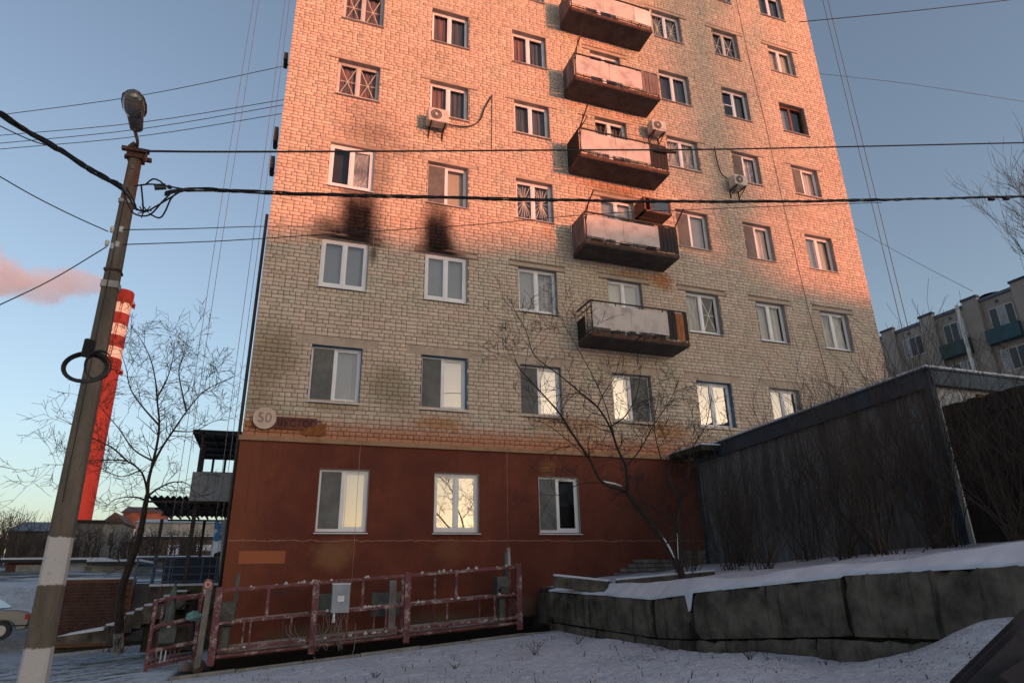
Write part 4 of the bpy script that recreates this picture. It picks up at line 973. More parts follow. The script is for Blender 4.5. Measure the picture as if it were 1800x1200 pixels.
mb = MB(); mb.box(SX-.65, SX-.1, -1.5, -.12, ztop(y0s)-.16, ztop(y0s)-.03); part(sh, mb, 'eave', MAT['corr_black']); mb = MB(); mb.box(SX-.66, SX-.1, -1.52, -.12, ztop(y0s)-.03, ztop(y0s)+.01); part(sh, mb, 'snow', MAT['snow_cap'])
mb = MB(); mb.bar((SX+.9, y1s-.13, -1.05), (SX+4.6, y1s-.13, -1.0), .05, .16); part(sh, mb, 'lintel_beam', MAT['rust'])
# dark board fence running on from the shed towards the camera
fn = empty('board_fence', (SX-.05, -10, -3.6), 'dark weathered board fence overgrown with brush at the right edge', 'fence')
y = y1s-.16
while y > -13:
    w_ = random.uniform(.13, .16); mb = MB(); tz = -1.28+.028*(y1s-y)+random.uniform(-.02, .02); mb.box(SX-.05+random.uniform(-.012, .012), SX-.02, y-w_+.008, y, -4.0, tz)
    part(fn, mb, 'board', MAT['wood_dark']); y -= w_
for z in (-1.5, -3.2): mb = MB(); mb.bar((SX-.065, y1s-.2, z), (SX-.065, -13, z+.05), .03, .08); part(fn, mb, 'rail', MAT['wood_dark'])

# ================================================================== BARE TREES AND BRUSH
class Wood:
    def __init__(s): s.segs = []
    def branch(s, mb, p, d, L, r, depth, kids=(2, 4), spread=.6, n=5, gnarl=.12, up=.05, sides=5, rmin=.0025):
        pts = [Vector(p)]; d = Vector(d).normalized(); rad = [r]
        for i in range(n):
            d = (d+Vector((random.gauss(0, gnarl), random.gauss(0, gnarl), random.gauss(0, gnarl)+up))).normalized()
            pts.append(pts[-1]+d*L/n); rad.append(max(rmin, r*(1-.62*(i+1)/n)))
        mb.tube(pts, rad, 3 if r < .02 else sides, False)
        if depth <= 0: return
        for k in range(random.randint(*kids)):
            t_ = random.uniform(.25, 1.); i = min(n-1, int(t_*n)); b = pts[i].lerp(pts[i+1], t_*n-i)
            ax = Vector((random.gauss(0, 1), random.gauss(0, 1), random.gauss(0, .7))); ax = (ax-d*ax.dot(d)).normalized()
            s.branch(mb, b, d*(1-spread*.5)+ax*spread, L*random.uniform(.45, .72), max(rmin, rad[i]*.62), depth-1, kids, spread, max(3, n-1), gnarl, up, sides, rmin)
wd = Wood()
def limb(mb, pix, D0, dD, r0, r1, kids=0, kd=2, kL=.7, spread=.8, rr=None, rmin=.003):
    pts = cat([at(x, y, D0+dD*i/(len(pix)-1)) for i, (x, y) in enumerate(pix)], 4); n = len(pts)
    rad = [r0+(r1-r0)*(i/(n-1))**.8 for i in range(n)]; mb.tube(pts, rad, 7 if r0 > .03 else 5, False)
    for k in range(kids):
        t_ = random.uniform(.2, 1.); i = min(n-2, int(t_*(n-1))); d = (pts[i+1]-pts[i]).normalized()
        ax = Vector((random.gauss(0, 1), random.gauss(0, .8), random.gauss(.2, .8))); ax = (ax-d*ax.dot(d)).normalized()
        wd.branch(mb, pts[i], d*.6+ax*spread, kL*random.uniform(.5, 1.1), max(rmin, rad[i]*.5), kd, (2, 4), .75, 5, .13, .04, 4, rmin)
# small tree in front of the red wall
t2 = empty('bare_tree', tuple(at(1205, 1030, 10.9)), 'small bare spreading tree with a leaning dark trunk growing behind the block wall', 'tree')
mb = MB(); limb(mb, [(1206, 1030), (1192, 995), (1172, 955), (1145, 920), (1115, 882), (1098, 858)], 10.9, -.1, .066, .040, 4, 1, .3)
limb(mb, [(1196, 1000), (1192, 955), (1190, 915), (1194, 885)], 10.85, .1, .05, .028); part(t2, mb, 'trunk', MAT['bark'])
mb = MB()
for pix, dD, r0, r1, kd in (([(1100, 862), (1060, 848), (1035, 805), (1005, 760), (985, 728), (950, 688), (915, 650), (905, 630)], -.9, .036, .006, 12),
  ([(1104, 868), (1100, 820), (1086, 790), (1072, 750), (1050, 715), (1020, 690), (985, 660), (940, 625), (926, 585), (905, 545)], .5, .034, .005, 13),
  ([(1050, 715), (1062, 690), (1080, 662), (1092, 620)], .3, .014, .004, 6), ([(1072, 750), (1100, 730), (1120, 690), (1128, 640)], -.4, .016, .004, 7),
  ([(1100, 820), (1125, 790), (1150, 745), (1180, 700), (1195, 660)], .6, .018, .004, 9), ([(1086, 790), (1060, 700), (1020, 620), (985, 560)], -.5, .013, .003, 9),
  ([(1194, 885), (1180, 850), (1160, 800), (1150, 745), (1160, 690)], .4, .026, .004, 11), ([(1190, 920), (1165, 900), (1130, 880), (1120, 850)], -.3, .022, .006, 6),
  ([(1194, 885), (1208, 840), (1215, 790), (1240, 750), (1250, 700)], -.4, .02, .004, 9), ([(1035, 805), (1000, 775), (960, 745), (925, 735)], .5, .013, .003, 6),
  ([(1060, 848), (1020, 850), (980, 870), (945, 865)], -.5, .012, .003, 6), ([(1145, 920), (1110, 840), (1085, 820)], .8, .018, .006, 5), ([(1172, 955), (1210, 900), (1225, 860)], .4, .018, .004, 6)):
    limb(mb, pix, 10.75, dD, r0*.85, r1, int(kd*1.4), 2, .6, .85)
part(t2, mb, 'crown', MAT['bark'])
mb = MB()
for pix, rs in (([(1186, 983), (1180, 970), (1172, 955), (1163, 944)], (.005, .016, .018, .006)), ([(1153, 930), (1145, 920), (1133, 905), (1122, 891)], (.005, .016, .015, .005)), ([(1094, 857), (1082, 853), (1066, 850), (1056, 846)], (.005, .015, .013, .004)), ([(1193, 985), (1192, 965), (1191, 940)], (.004, .009, .004))):
    mb.tube([at(x, y, 10.82)+Vector((-.012, -.012, .028)) for x, y in pix], rs, 6)
part(t2, mb, 'snow', MAT['snow_cap'], kind='stuff')
# young tree on the left, in front of the stairs
DT = 15.5
zz = lambda s: [(x/1.875, 560+y/1.875) for x, y in s]
t1 = empty('bare_tree', tuple(at(208, 1146, DT)), 'tall slender bare tree left of the tower with limewashed foot', 'tree')
mb = MB(); limb(mb, zz([(390, 1098), (393, 1000), (400, 900), (425, 820), (452, 745), (468, 680), (478, 620), (486, 580)]), DT, 0, .115, .055); part(t1, mb, 'trunk', MAT['bark'])
mb = MB(); limb(mb, zz([(389.5, 1100), (392.5, 1030)]), DT, 0, .122, .118); part(t1, mb, 'limewash', simple('worn limewash', (.30, .28, .26), .9, var=.7, scale=6))
mb = MB()
for s_, dD, r0, r1, k in (([(486, 580), (490, 530), (505, 470), (520, 400), (525, 340), (518, 270), (512, 200), (495, 130), (465, 70), (430, 20)], .8, .050, .007, 30),
  ([(486, 580), (478, 535), (462, 500), (420, 470), (365, 465), (300, 468), (230, 480), (140, 480)], -.8, .034, .006, 24), ([(420, 470), (370, 425), (310, 395), (240, 350), (180, 320)], .6, .03, .006, 15),
  ([(500, 490), (530, 430), (570, 370), (615, 305), (665, 245), (715, 215), (770, 190)], -.6, .038, .006, 26), ([(615, 305), (600, 240), (590, 170), (610, 100), (620, 40)], .5, .028, .005, 15),
  ([(524, 350), (470, 290), (430, 230), (415, 160), (390, 90)], -.7, .03, .005, 15), ([(518, 260), (550, 200), (570, 130), (575, 70)], .7, .026, .004, 14), ([(486, 585), (520, 560), (570, 538), (620, 545), (650, 590)], -.5, .034, .005, 12),
  ([(484, 600), (450, 588), (410, 588), (370, 600), (335, 640)], .5, .032, .004, 9), ([(570, 370), (640, 370), (700, 340), (750, 330)], .4, .022, .004, 9), ([(505, 470), (440, 430), (390, 360), (330, 290), (290, 230)], .8, .028, .004, 12), ([(460, 500), (400, 520), (330, 500), (260, 520)], .5, .02, .003, 8)):
    limb(mb, zz(s_), DT, dD, r0*.9, r1*.8, k, 2, .72, .8, rmin=.0042)
limb(mb, zz([(425, 820), (395, 800), (375, 770)]), DT, -.2, .03, .006, 4, 1, .5)
part(t1, mb, 'crown', MAT['bark2'])
mb = MB()
for k in range(16): wd.branch(mb, at(200+random.uniform(-25, 25), 1146, DT-.2), (random.uniform(-.8, .8), random.uniform(-.5, .5), 1), .45, .008, 1, (1, 3), rmin=.004)
tag(mb.build('undergrowth', MAT['bark2']), 'low dry twigs sprouting round the foot of the slender tree', 'bush')
# tree reaching in at the right edge
t3 = empty('bare_tree', tuple(at(1870, 560, 36)), 'bare twiggy tree reaching in at the right edge above the far roof', 'tree')
mb = MB(); mb.tube([at(1895, 720, 36), at(1888, 560, 36), at(1872, 470, 36)], [.22, .17, .12], 7); part(t3, mb, 'trunk', MAT['bark2'])
mb = MB(); 
for k in range(11): wd.branch(mb, at(1872+random.uniform(-6, 25), random.uniform(430, 560), 36+random.uniform(-1, 1)), (-.75+random.uniform(-.5, .9), random.uniform(-.6, .6), 1.3), random.uniform(3.0, 5.0), .04, 3, (3, 4), .36, 6, .07, .08, 4, .008)
part(t3, mb, 'crown', MAT['bark2'])
# brush on the terrace
shr = [(6.9, -3.6, 1.3, 9), (7.4, -5.1, 2.4, 14), (8.2, -3.2, 2.6, 13), (8.9, -4.6, 3.1, 14), (8.0, -6.3, 3.0, 16), (9.1, -6.0, 3.3, 15), (8.6, -7.4, 3.1, 16), (9.2, -8.3, 3.0, 15), (8.3, -8.8, 2.4, 15), (9.0, -9.6, 2.6, 15), (7.6, -7.5, 1.9, 12), (9.2, -2.2, 2.7, 12), (8.9, -10.6, 2.4, 14), (8.2, -10.1, 1.7, 12), (9.3, -7.1, 3.6, 12)]
shl = ['short shrub closest to the small tree', 'shrub in front of the left half of the shed wall', 'tall shrub against the shed near the red wall', 'tall shrub rising above the roof edge left of centre', 'broad shrub before the middle of the shed', 'tall shrub rising above the roof edge near the middle', 'dense shrub before the right half of the shed', 'tall shrub before the shed corner', 'low broad shrub right of the shed corner', 'shrub in front of the dark fence near the shed', 'low shrub nearest the wall top before the shed', 'thin shrub farthest back by the shed eave', 'shrub before the dark fence at the right edge', 'low shrub at the right edge just above the wall', 'tallest thin shrub, its tips over the shed corner']
mb_cost = 0
for (x, y, h_, n_), l in zip(shr, shl):
    z = gz(x, y); r_ = empty('bare_shrub', (x, y, z), 'bare brown '+l, 'bush', 'bare shrubs on the terrace'); mb = MB()
    for k in range(int(n_*1.25)+5):
        a = random.random()*6.28; s_ = random.uniform(.05, .85); wd.branch(mb, (random.gauss(0, .09), random.gauss(0, .09), -.05), (math.cos(a)*s_, math.sin(a)*s_, 1), h_*random.uniform(.42, .80), random.uniform(.005, .013), 2, (2, 4), .45, 6, .11, .07, 3, .0024)
    mb.build('stems', MAT['bark2'], r_)

# ================================================================== STREET LAMP POLE AND WIRES
PB = at(78, 1093, 6.9); px0, py0 = PB.x, PB.y
ztopp = 1.80
pl = empty('lamp_post', (px0, py0, -5.5), 'grey concrete lamp post with two limewashed bands and many cables', 'lamp post')
lean = (-.0125, 0)
def pp(z, dx=0, dy=0): return Vector((px0+lean[0]*(z+4.08)+dx, py0+dy, z))
mb = MB(); n_ = 10
zs = np.linspace(-5.7, ztopp, n_); 
for i in range(n_-1):
    a, b = zs[i], zs[i+1]; wa, wb_ = .238-.0155*(a+4.08), .238-.0155*(b+4.08)
    def ring(z, w_):
        c = pp(z); ch = .03; W_, D_ = w_/2, w_*.42
        return [c+Vector(q) for q in ((-W_+ch, -D_, 0), (W_-ch, -D_, 0), (W_, -D_+ch, 0), (W_, D_-ch, 0), (W_-ch, D_, 0), (-W_+ch, D_, 0), (-W_, D_-ch, 0), (-W_, -D_+ch, 0))]
    A, Bq = ring(a, wa), ring(b, wb_)
    for k in range(8): mb.face([A[k], A[(k+1) % 8], Bq[(k+1) % 8], Bq[k]])
    if i == n_-2: mb.face(Bq)
part(pl, mb, 'shaft', m_whitewash())
# recessed flute line on the upper shaft
mb = MB(); mb.bar(pp(-2.9, -.02, -.142), pp(1.2, -.01, -.098), .012, .004, up=(0, 1, 0)); part(pl, mb, 'seam', MAT['cable'])
top = pp(ztopp)
mb = MB(); mb.bar(top+Vector((-.16, -.10, -.02)), top+Vector((.17, -.10, -.02)), .06, .05); mb.bar(top+Vector((-.16, .10, -.02)), top+Vector((.17, .10, -.02)), .05, .05); mb.bar(top+Vector((.14, -.1, -.02)), top+Vector((.16, -.14, -.2)), .025); mb.bar(top+Vector((-.07, -.11, .0)), top+Vector((-.02, -.1, .08)), .05); mb.box(top.x-.1, top.x+.1, top.y-.09, top.y+.09, top.z-.12, top.z+.02)
part(pl, mb, 'bracket', MAT['rust'])
l0 = top; l1 = at(238, 232, 7.35); l2 = at(237, 205, 7.30)
mb = MB(); mb.tube(cat([top+Vector((0, -.06, -.3)), top+Vector((.0, -.06, .1)), l1, l2], 5), .021, 8); part(pl, mb, 'lamp_arm', simple('rusty pink arm', (.26, .13, .10), .8, var=.5, scale=8))
# cobra-head lamp seen from below: gear housing and glass bowl
hb, ht = at(240, 228, 7.30), at(234, 160, 6.95); ax = (ht-hb); Lh = ax.length; ax.normalize()
sd = Vector((1, 0, 0)); sd = (sd-ax*sd.dot(ax)).normalized(); nn_ = ax.cross(sd)
mb = MB()
def ringl(t_, w_, h_, off=0.): c = hb+ax*(t_*Lh)+nn_*off; return [c+sd*math.cos(a)*w_+nn_*math.sin(a)*h_ for a in np.linspace(0, 2*PI, 17)[:-1]]
prof = [(0, .055, .05), (.02, .066, .055), (.36, .082, .065), (.40, .085, .07)]
R0 = [ringl(*p) for p in prof]
for i in range(len(R0)-1):
    for k in range(16): mb.face([R0[i][k], R0[i][(k+1) % 16], R0[i+1][(k+1) % 16], R0[i+1][k]])
mb.face(R0[0]); mb.face(R0[-1]); lh = part(pl, mb, 'gear_housing', simple('weathered lamp housing', (.14, .11, .10), .6, var=.5, scale=7), smooth=False)
mb = MB(); prof = [(.38, .08, .06), (.42, .095, .08), (.50, .106, .10), (.60, .112, .11), (.70, .113, .115), (.80, .108, .11), (.88, .096, .095), (.95, .072, .07), (.99, .04, .04), (1.0, .015, .015)]
R0 = [ringl(*p) for p in prof]
for i in range(len(R0)-1):
    for k in range(16): mb.face([R0[i][k], R0[i][(k+1) % 16], R0[i+1][(k+1) % 16], R0[i+1][k]])
mb.face(R0[-1]); part(pl, mb, 'lamp_bowl', simple('smoky glass bowl', (.16, .12, .09), .12, var=.4, scale=5, c2=(.07, .055, .05), bump=0, spec=1.), smooth=True)
mb = MB(); R1 = [ringl(t_, w_*1.01, h_*1.02) for t_, w_, h_ in ((.40, .09, .08), (.52, .112, .10), (.70, .117, .118), (.88, .099, .098), (.97, .055, .05))]
mb.tube([r_[0] for r_ in R1]+[R1[-1][4]]+[r_[8] for r_ in R1[::-1]], .008, 5); part(pl, mb, 'bowl_rim', MAT['rust'])
# clamps, ceramic insulators, junction box, cable coil
for z, hgt in ((pp(0).z+.98, .05), (-.02, .03), (-.25, .09)):
    mb = MB(); c = pp(z); ww = (.238-.0155*(z+4.08))/2+.008; mb.box(c.x-ww, c.x+ww, c.y-ww*.9, c.y+ww*.9, z, z+hgt); part(pl, mb, 'clamp_band', m_concrete('tin band', (.25, .23, .22), (.40, .38, .36)) if hgt > .04 else MAT['rust'])
for (x, y) in ((187, 432), (196, 437), (205, 434), (196, 408), (212, 408)):
    c = at(x, y, 6.95); mb = MB(); mb.tube([c, c+Vector((0, 0, .06))], [.018, .022], 8); part(pl, mb, 'insulator', MAT['ceramic'])
mb = MB(); a_, b__ = at(160, 596, 6.68), at(152, 628, 6.68); mb.bar(a_, b__, .10, .07, up=(0, 1, 0)); part(pl, mb, 'junction_sleeve', MAT['cable'], bevel=.01)
mb = MB(); c = at(150, 646, 6.62)
for k in range(5):
    rr = .175+.012*k*random.uniform(.5, 1.2); pts = [c+Vector((math.cos(a)*rr+.006*k, -.01*k+.05*math.sin(a), math.sin(a)*rr*.83)) for a in np.linspace(0, 2*PI, 33)]; mb.tube(pts, .009, 5, False)
for k in range(3):
    pts = [c+Vector((.12+math.cos(a)*.12, -.03*k, math.sin(a)*.15+.03)) for a in np.linspace(0.3, 5.6, 22)]; mb.tube(pts, .005, 5, False)
part(pl, mb, 'cable_coil', MAT['cable'])
def wpx(pts, r, label, n=5, k=8, mat='cable', wob=0., cat_=True, name='overhead_cable'):
    P_ = [at(*p) for p in pts]; P_ = cat(P_, k) if cat_ else P_
    if wob: P_ = [p+Vector((0, 0, wob*math.sin(i*1.9))) for i, p in enumerate(P_)]
    o = wire(P_, r, MAT[mat], name); tag(o, label, 'cable', 'overhead cables'); return o
# the heavy twisted bundle, left and right of the post
def bundle(pts, r, label, strands=4, tw=.16):
    P_ = cat([at(*p) for p in pts], 10); root = empty('cable_bundle', tuple(P_[0]), label, 'cable', 'overhead cables'); 
    for s_ in range(strands):
        q = []; L = 0
        for i, p in enumerate(P_):
            if i: L += (p-P_[i-1]).length
            a = L/tw+2*PI*s_/strands+.6*math.sin(i*.7); sp_ = r*(1.05+.35*math.sin(i*.5+s_)); q.append(p+Vector((.0, math.cos(a)*sp_, math.sin(a)*sp_)))
        mb = MB(); mb.tube(q, r*.62, 5); part(root, mb, 'strand', MAT['cable'])
bundle([(-60, 165, 5.6), (0, 200, 6.0), (60, 238, 6.3), (120, 273, 6.5), (175, 308, 6.6), (215, 330, 6.7)], .019, 'thick twisted black bundle coming in from the left edge to the lamp post')
bundle([(290, 341, 7.0), (330, 333, 7.2), (420, 336, 7.5), (520, 341, 7.9), (700, 345, 8.5), (900, 350, 9.0), (1150, 354, 9.6), (1400, 354, 10.2), (1600, 350, 10.8), (1850, 344, 11.6)], .016, 'thick twisted black bundle crossing in front of the whole facade')
wpx([(-20, 212, 6.2), (50, 245, 6.5), (100, 262, 6.6), (150, 290, 6.7), (205, 322, 6.75)], .006, 'single thin cable sagging just under the left twisted bundle')
wpx([(258, 266, 7.1), (400, 267, 7.8), (700, 266, 8.8), (1000, 264, 9.7), (1300, 262, 10.6), (1850, 250, 12.2)], .013, 'upper black cable from the post head across the facade above the twisted bundle', wob=.0)
wpx([(-20, 299, 6.), (60, 345, 6.3), (130, 380, 6.6), (190, 407, 6.9)], .006, 'cable from the left edge down to the middle of the post, above the smoke', k=5)
wpx([(-20, 545, 6.), (90, 492, 6.4), (187, 434, 6.8)], .006, 'cable rising from the left edge across the smoke to the post', k=5)
wpx([(215, 404, 6.9), (330, 402, 8), (462, 398, 9.8), (560, 398, 12.5), (640, 396, 14.5)], .006, 'thin cable from the post to the tower, just under the twisted bundle', k=5)
wpx([(215, 430, 6.9), (400, 423, 7.7), (600, 410, 8.4), (850, 394, 9.2), (1050, 376, 9.8), (1280, 366, 10.4), (1550, 356, 11)], .006, 'thin cable from the post rising slowly across the facade to the bundle', k=5)
for k, (y0_, y1_) in enumerate(((203, 116), (238, 176), (252, 185), (262, 200))):
    wpx([(-20, y0_+2, 40), (250, (y0_+y1_)/2+8, 40), (520, y1_-4, 40)], .022, ['highest', 'second', 'third', 'lowest'][k]+' of four thin far wires in the sky behind the lamp', k=5)
wpx([(1405, 39, 24), (1600, 20, 24), (1820, -5, 24)], .016, 'thin wire running up to the top right corner from the tower', k=4)
wpx([(1425, 128, 60), (1600, 148, 60), (1820, 182, 60)], .018, 'faint wire in the sky right of the upper tower', k=4)
wpx([(1500, 400, 55), (1600, 455, 55), (1710, 512, 50)], .018, 'faint wire falling to the far panel building', k=4)
# loose loops round the post
loops = [((216, 332), (222, 352), (235, 375), (262, 378), (285, 355), (300, 340)), ((205, 318), (225, 345), (238, 365), (255, 372), (275, 362), (318, 336)), ((248, 324), (250, 345), (252, 370)), ((255, 325), (268, 315), (280, 318), (290, 326), (300, 330)), ((262, 376), (280, 383), (290, 372), (300, 350), (312, 338)), ((236, 327), (262, 324), (285, 326), (320, 332)), ((222, 330), (236, 356), (240, 370))]
mb = MB()
for lp in loops: mb.tube(cat([at(x, y, 6.62) for x, y in lp], 6), .009, 5)
for (x, y) in ((236, 366), (252, 374), (258, 370)):
    for k in range(5): c = at(x, y, 6.6); mb.tube([c, c+Vector((random.uniform(-.07, .07), 0, random.uniform(-.07, .07)))], .006, 4)
part(pl, mb, 'cable_loops', MAT['cable'])
mb = MB(); mb.bar(at(271, 329, 6.7), at(292, 328, 6.75), .05, .045); mb.tube([at(296, 328, 6.75), at(300, 330, 6.78)], .022, 6); part(pl, mb, 'splice_connector', MAT['green_box'])
o = wire([at(1738, 350, 11.2), at(1747, 350, 11.2)], .035, MAT['cable'], 'cable_clamp'); tag(o, 'left of two black clamps on the cable bundle near the right edge', 'clamp', 'clamps on the bundle')
o = wire([at(1764, 349, 11.3), at(1773, 349, 11.3)], .035, MAT['cable'], 'cable_clamp'); tag(o, 'right of two black clamps on the cable bundle near the right edge', 'clamp', 'clamps on the bundle')
# ================================================================== LEFT BACKGROUND: porch, stairs, walls
po = empty('entrance_porch', (-2.6, 8, -3.8), 'two-level dark steel porch with corrugated roofs attached to the left side of the tower', 'porch')
zl_n = onY(259, 872, 5.0).z; xl = onY(259, 872, 5.0).x; xr = XL-.01
# lower corrugated roof, seen from below
def corr_roof(mb, x0, x1, y0, y1, z0, z1, n, amp, th=.012):
    pts = []
    for i in range(n*4+1):
        x = x0+(x1-x0)*i/(n*4); a = amp*math.sin(i*PI/2); pts.append((x, a))
    for i in range(len(pts)-1):
        (xa, a), (xb, b) = pts[i], pts[i+1]
        mb.face([(xa, y0, z0+a), (xb, y0, z0+b), (xb, y1, z1+b), (xa, y1, z1+a)]); mb.face([(xa, y0, z0+a+th), (xb, y0, z0+b+th), (xb, y1, z1+b+th), (xa, y1, z1+a+th)]); mb.face([(xa, y0, z0+a), (xb, y0, z0+b), (xb, y0, z0+b+th), (xa, y0, z0+a+th)])
yF = 5.0; yBk = 9.5
q = onY(280, 907, yBk); zlb = q.z; 
mb = MB(); corr_roof(mb, xl, xr, yF, yBk, zl_n, zlb, 16, .035); part(po, mb, 'lower_roof', MAT['corr_black'])
mb = MB()
for k in range(9): x = xl+.1+(xr-xl-.2)*k/8; mb.bar((x, yF+.1, zl_n-.07), (x, yBk, zlb-.07), .04, .05)
for k in range(4): y = yF+.1+(yBk-yF-.15)*k/3; z = zl_n-.12+(zlb-zl_n)*k/3; mb.bar((xl, y, z), (xr, y, z), .05, .05)
part(po, mb, 'lower_roof_frame', MAT['black_steel'])
def post(px_, Yq, ztop_, zbot, w_, mat='black_steel', name='post'):
    x = onY(px_, 950, Yq).x; mb = MB(); mb.bar((x, Yq, zbot), (x, Yq, ztop_), w_); return part(po, mb, name, MAT[mat])
post(279, yBk-.1, zlb-.1, -3.75, .09); post(335, yF+.5, .0, -3.75, .10); post(355, yBk-.1, zlb-.1, -3.75, .08); post(398, yF+.3, zl_n-.1, -3.75, .06)
# upper roof
yU = 5.0; ya2 = 9.2; zu = onY(339, 757, yU).z; xu = onY(339, 757, yU).x; zub = onY(350, 803, ya2).z
mb = MB(); mb.hexa([(xu, yU, zu), (xr, yU, zu), (xr, ya2, zub), (xu, ya2, zub), (xu, yU, zu+.05), (xr, yU, zu+.05), (xr, ya2, zub+.05), (xu, ya2, zub+.05)]); part(po, mb, 'upper_roof', MAT['corr_black'])
mb = MB()
for k in range(5): y = yU+.05+(ya2-yU-.1)*k/4; z = zu-.04+(zub-zu)*k/4; mb.bar((xu, y, z), (xr, y, z), .05, .06)
for k in range(4): x = xu+(xr-xu)*k/3*.97+.02; mb.bar((x, yU, zu-.02), (x, ya2, zub-.02), .04, .05)
part(po, mb, 'upper_roof_frame', MAT['black_steel'])
zp1, zp0 = onY(340, 829, yU).z, onY(340, 880, yU).z; xp = onY(336, 850, yU).x
for x, y in ((xp+.12, yU+.06), (xp+.14, ya2-.2), (xp+.5, ya2-.15), (xr-.15, yU+.1)):
    mb = MB(); mb.bar((x, y, zp1), (x, y, zu-.02 if y < 6 else zub-.02), .07); part(po, mb, 'upper_post', MAT['black_steel'])
mb = MB(); n = 14
for k in range(n):
    x0_, x1_ = xp+(xr-xp)*k/n, xp+(xr-xp)*(k+1)/n; d_ = .02 if k % 2 else 0
    mb.box(x0_, x1_, yU-.03-d_, yU-.02-d_+.01, zp0, zp1)
part(po, mb, 'corrugated_screen', MAT['corr_light'])
mb = MB()
for dz in (.35, .62): mb.bar((xp+.5, ya2, zp1+dz), (xr, ya2, zp1+dz), .03)
mb.bar((xp+.1, yU+.2, zp1+.02), (xr, yU+.2, zp1+.02), .05); mb.bar((xr-.5, ya2, zp1), (xr-.5, ya2, zub), .03); mb.bar((xr-.9, yU+.6, zp0), (xr-.1, yU+.6, zp1), .03); part(po, mb, 'upper_rail', MAT['black_steel'])
mb = MB(); mb.box(-3.35, XL-.02, 6.2, 12, -5.4, -3.80); part(po, mb, 'floor_block', MAT['block']); mb = MB(); mb.box(-3.37, XL-.02, 6.15, 6.5, -3.80, -3.74); part(po, mb, 'snow', MAT['snow_cap'])
mb = MB(); xb0 = onY(240, 1000, 6.4).x
for z in (-3.68, -3.50, -3.30, -3.06): mb.bar((xb0, 6.4, z), (XL-.1, 6.4, z), .035)
for k in range(7): x = xb0+(XL-.1-xb0)*k/6; mb.bar((x, 6.4, -3.8), (x, 6.4, -3.06), .045)
part(po, mb, 'blue_railing', MAT['blue_paint'])
mb = MB(); mb.box(xb0+.5, XL-.1, 7.6, 7.75, -3.8, -3.0); part(po, mb, 'blue_panel', simple('dark blue panel', (.015, .025, .05), .6))
mb = MB(); mb.bar((XL-.25, 5.6, -4.9), (XL-.45, 5.6, -2.1), .12, .05); part(po, mb, 'pale_post', MAT['corr_light'])
mb = MB(); mb.hexa([(-2.0, 8, -4), (XL-.02, 8, -4), (XL-.02, 8.4, -4), (-2.0, 8.4, -4), (-2.0, 8, -2.9), (XL-.02, 8, -2.6), (XL-.02, 8.4, -2.6), (-2.0, 8.4, -2.9)]); part(po, mb, 'stair_side', MAT['wood_dark'])
# concrete stairs with snowy treads
stn = empty('stairs', (-4.3, 6.5, -5.3), 'concrete steps with snow on the treads rising towards the porch', 'stairs')
YS = 5.2
seq = [((101, 1117), (184, 1107)), ((184, 1103), (205, 1096)), ((205, 1091), (220, 1087)), ((220, 1081), (236, 1078)), ((236, 1074), (252, 1070)), ((252, 1066), (269, 1063)), ((269, 1058), (286, 1055)), ((286, 1050), (303, 1047)), ((303, 1042), (330, 1038))]
for k, ((xa, ya_), (xb, yb_)) in enumerate(seq):
    a, b = onY(xa, ya_, YS), onY(xb, yb_, YS); z = (a.z+b.z)/2; h_ = .22 if k == 0 else .42
    mb = MB()
    if k == 0: mb.hexa([(a.x, YS, a.z-.2), (b.x, YS, a.z-.2), (b.x, YS+1.6, a.z-.2), (a.x, YS+1.6, a.z-.2), (a.x, YS, a.z-.02), (b.x, YS, b.z), (b.x, YS+1.6, b.z), (a.x, YS+1.6, a.z-.02)])
    else: mb.box(a.x, b.x, YS, YS+1.4, z-h_, z)
    part(stn, mb, 'step', MAT['block'], bevel=.012)
    mb = MB()
    if k == 0: mb.hexa([(a.x, YS-.01, a.z-.02), (b.x-.02, YS-.01, b.z), (b.x-.02, YS+1.3, b.z), (a.x, YS+1.3, a.z-.02), (a.x, YS-.01, a.z-.01), (b.x-.02, YS-.01, b.z+.07), (b.x-.02, YS+1.3, b.z+.07), (a.x, YS+1.3, a.z+.0)])
    else: mb.box(a.x+.01, b.x-.01, YS-.01, YS+1.2, z, z+.05)
    part(stn, mb, 'snow', MAT['snow_cap'], bevel=.015)
# brick retaining wall: every brick
bw = empty('brick_wall', (-5.2, 11.95, -5.2), 'old dark red brick retaining wall behind the stairs', 'wall')
xw0, xw1 = -7.1, -4.62; mb = MB(); mb.box(xw0, xw1, 11.95, 12.3, -5.6, -3.56); part(bw, mb, 'mortar_core', MAT['mortar'])
mb = MB(); mb.box(-.117, .117, -.02, .01, -.042, .042); tmpo = mb.build('brick', MAT['old_brick']); tmpo.parent = bw; bme2 = tmpo.data; first = True
z = -5.35; k = 0; cells = []
while z < -3.60:
    x = xw0+(.065 if k % 2 else .19)
    while x < xw1-.1: cells.append((x, z)); x += .26
    z += .103; k += 1
cells = cells[-299:]
for i, (x, z) in enumerate(cells):
    o = tmpo if i == 0 else bpy.data.objects.new('brick', bme2)
    if i: COL.objects.link(o); o.parent = bw
    o.location = Vector((x, 11.945+random.uniform(-.006, .01), z))-bw.location; o.rotation_euler = (0, random.gauss(0, .008), random.gauss(0, .01))
mb = MB(); mb.box(xw0, xw1, 11.88, 12.4, -3.555, -3.49); part(bw, mb, 'snow', MAT['snow_cap'], bevel=.02)
cw = empty('concrete_wall', (-3.2, 12.1, -5), 'grey concrete retaining wall under the porch', 'wall'); mb = MB(); mb.box(-4.61, XL-.02, 12.01, 12.35, -5.5, -3.7); part(cw, mb, 'face', MAT['slab'])
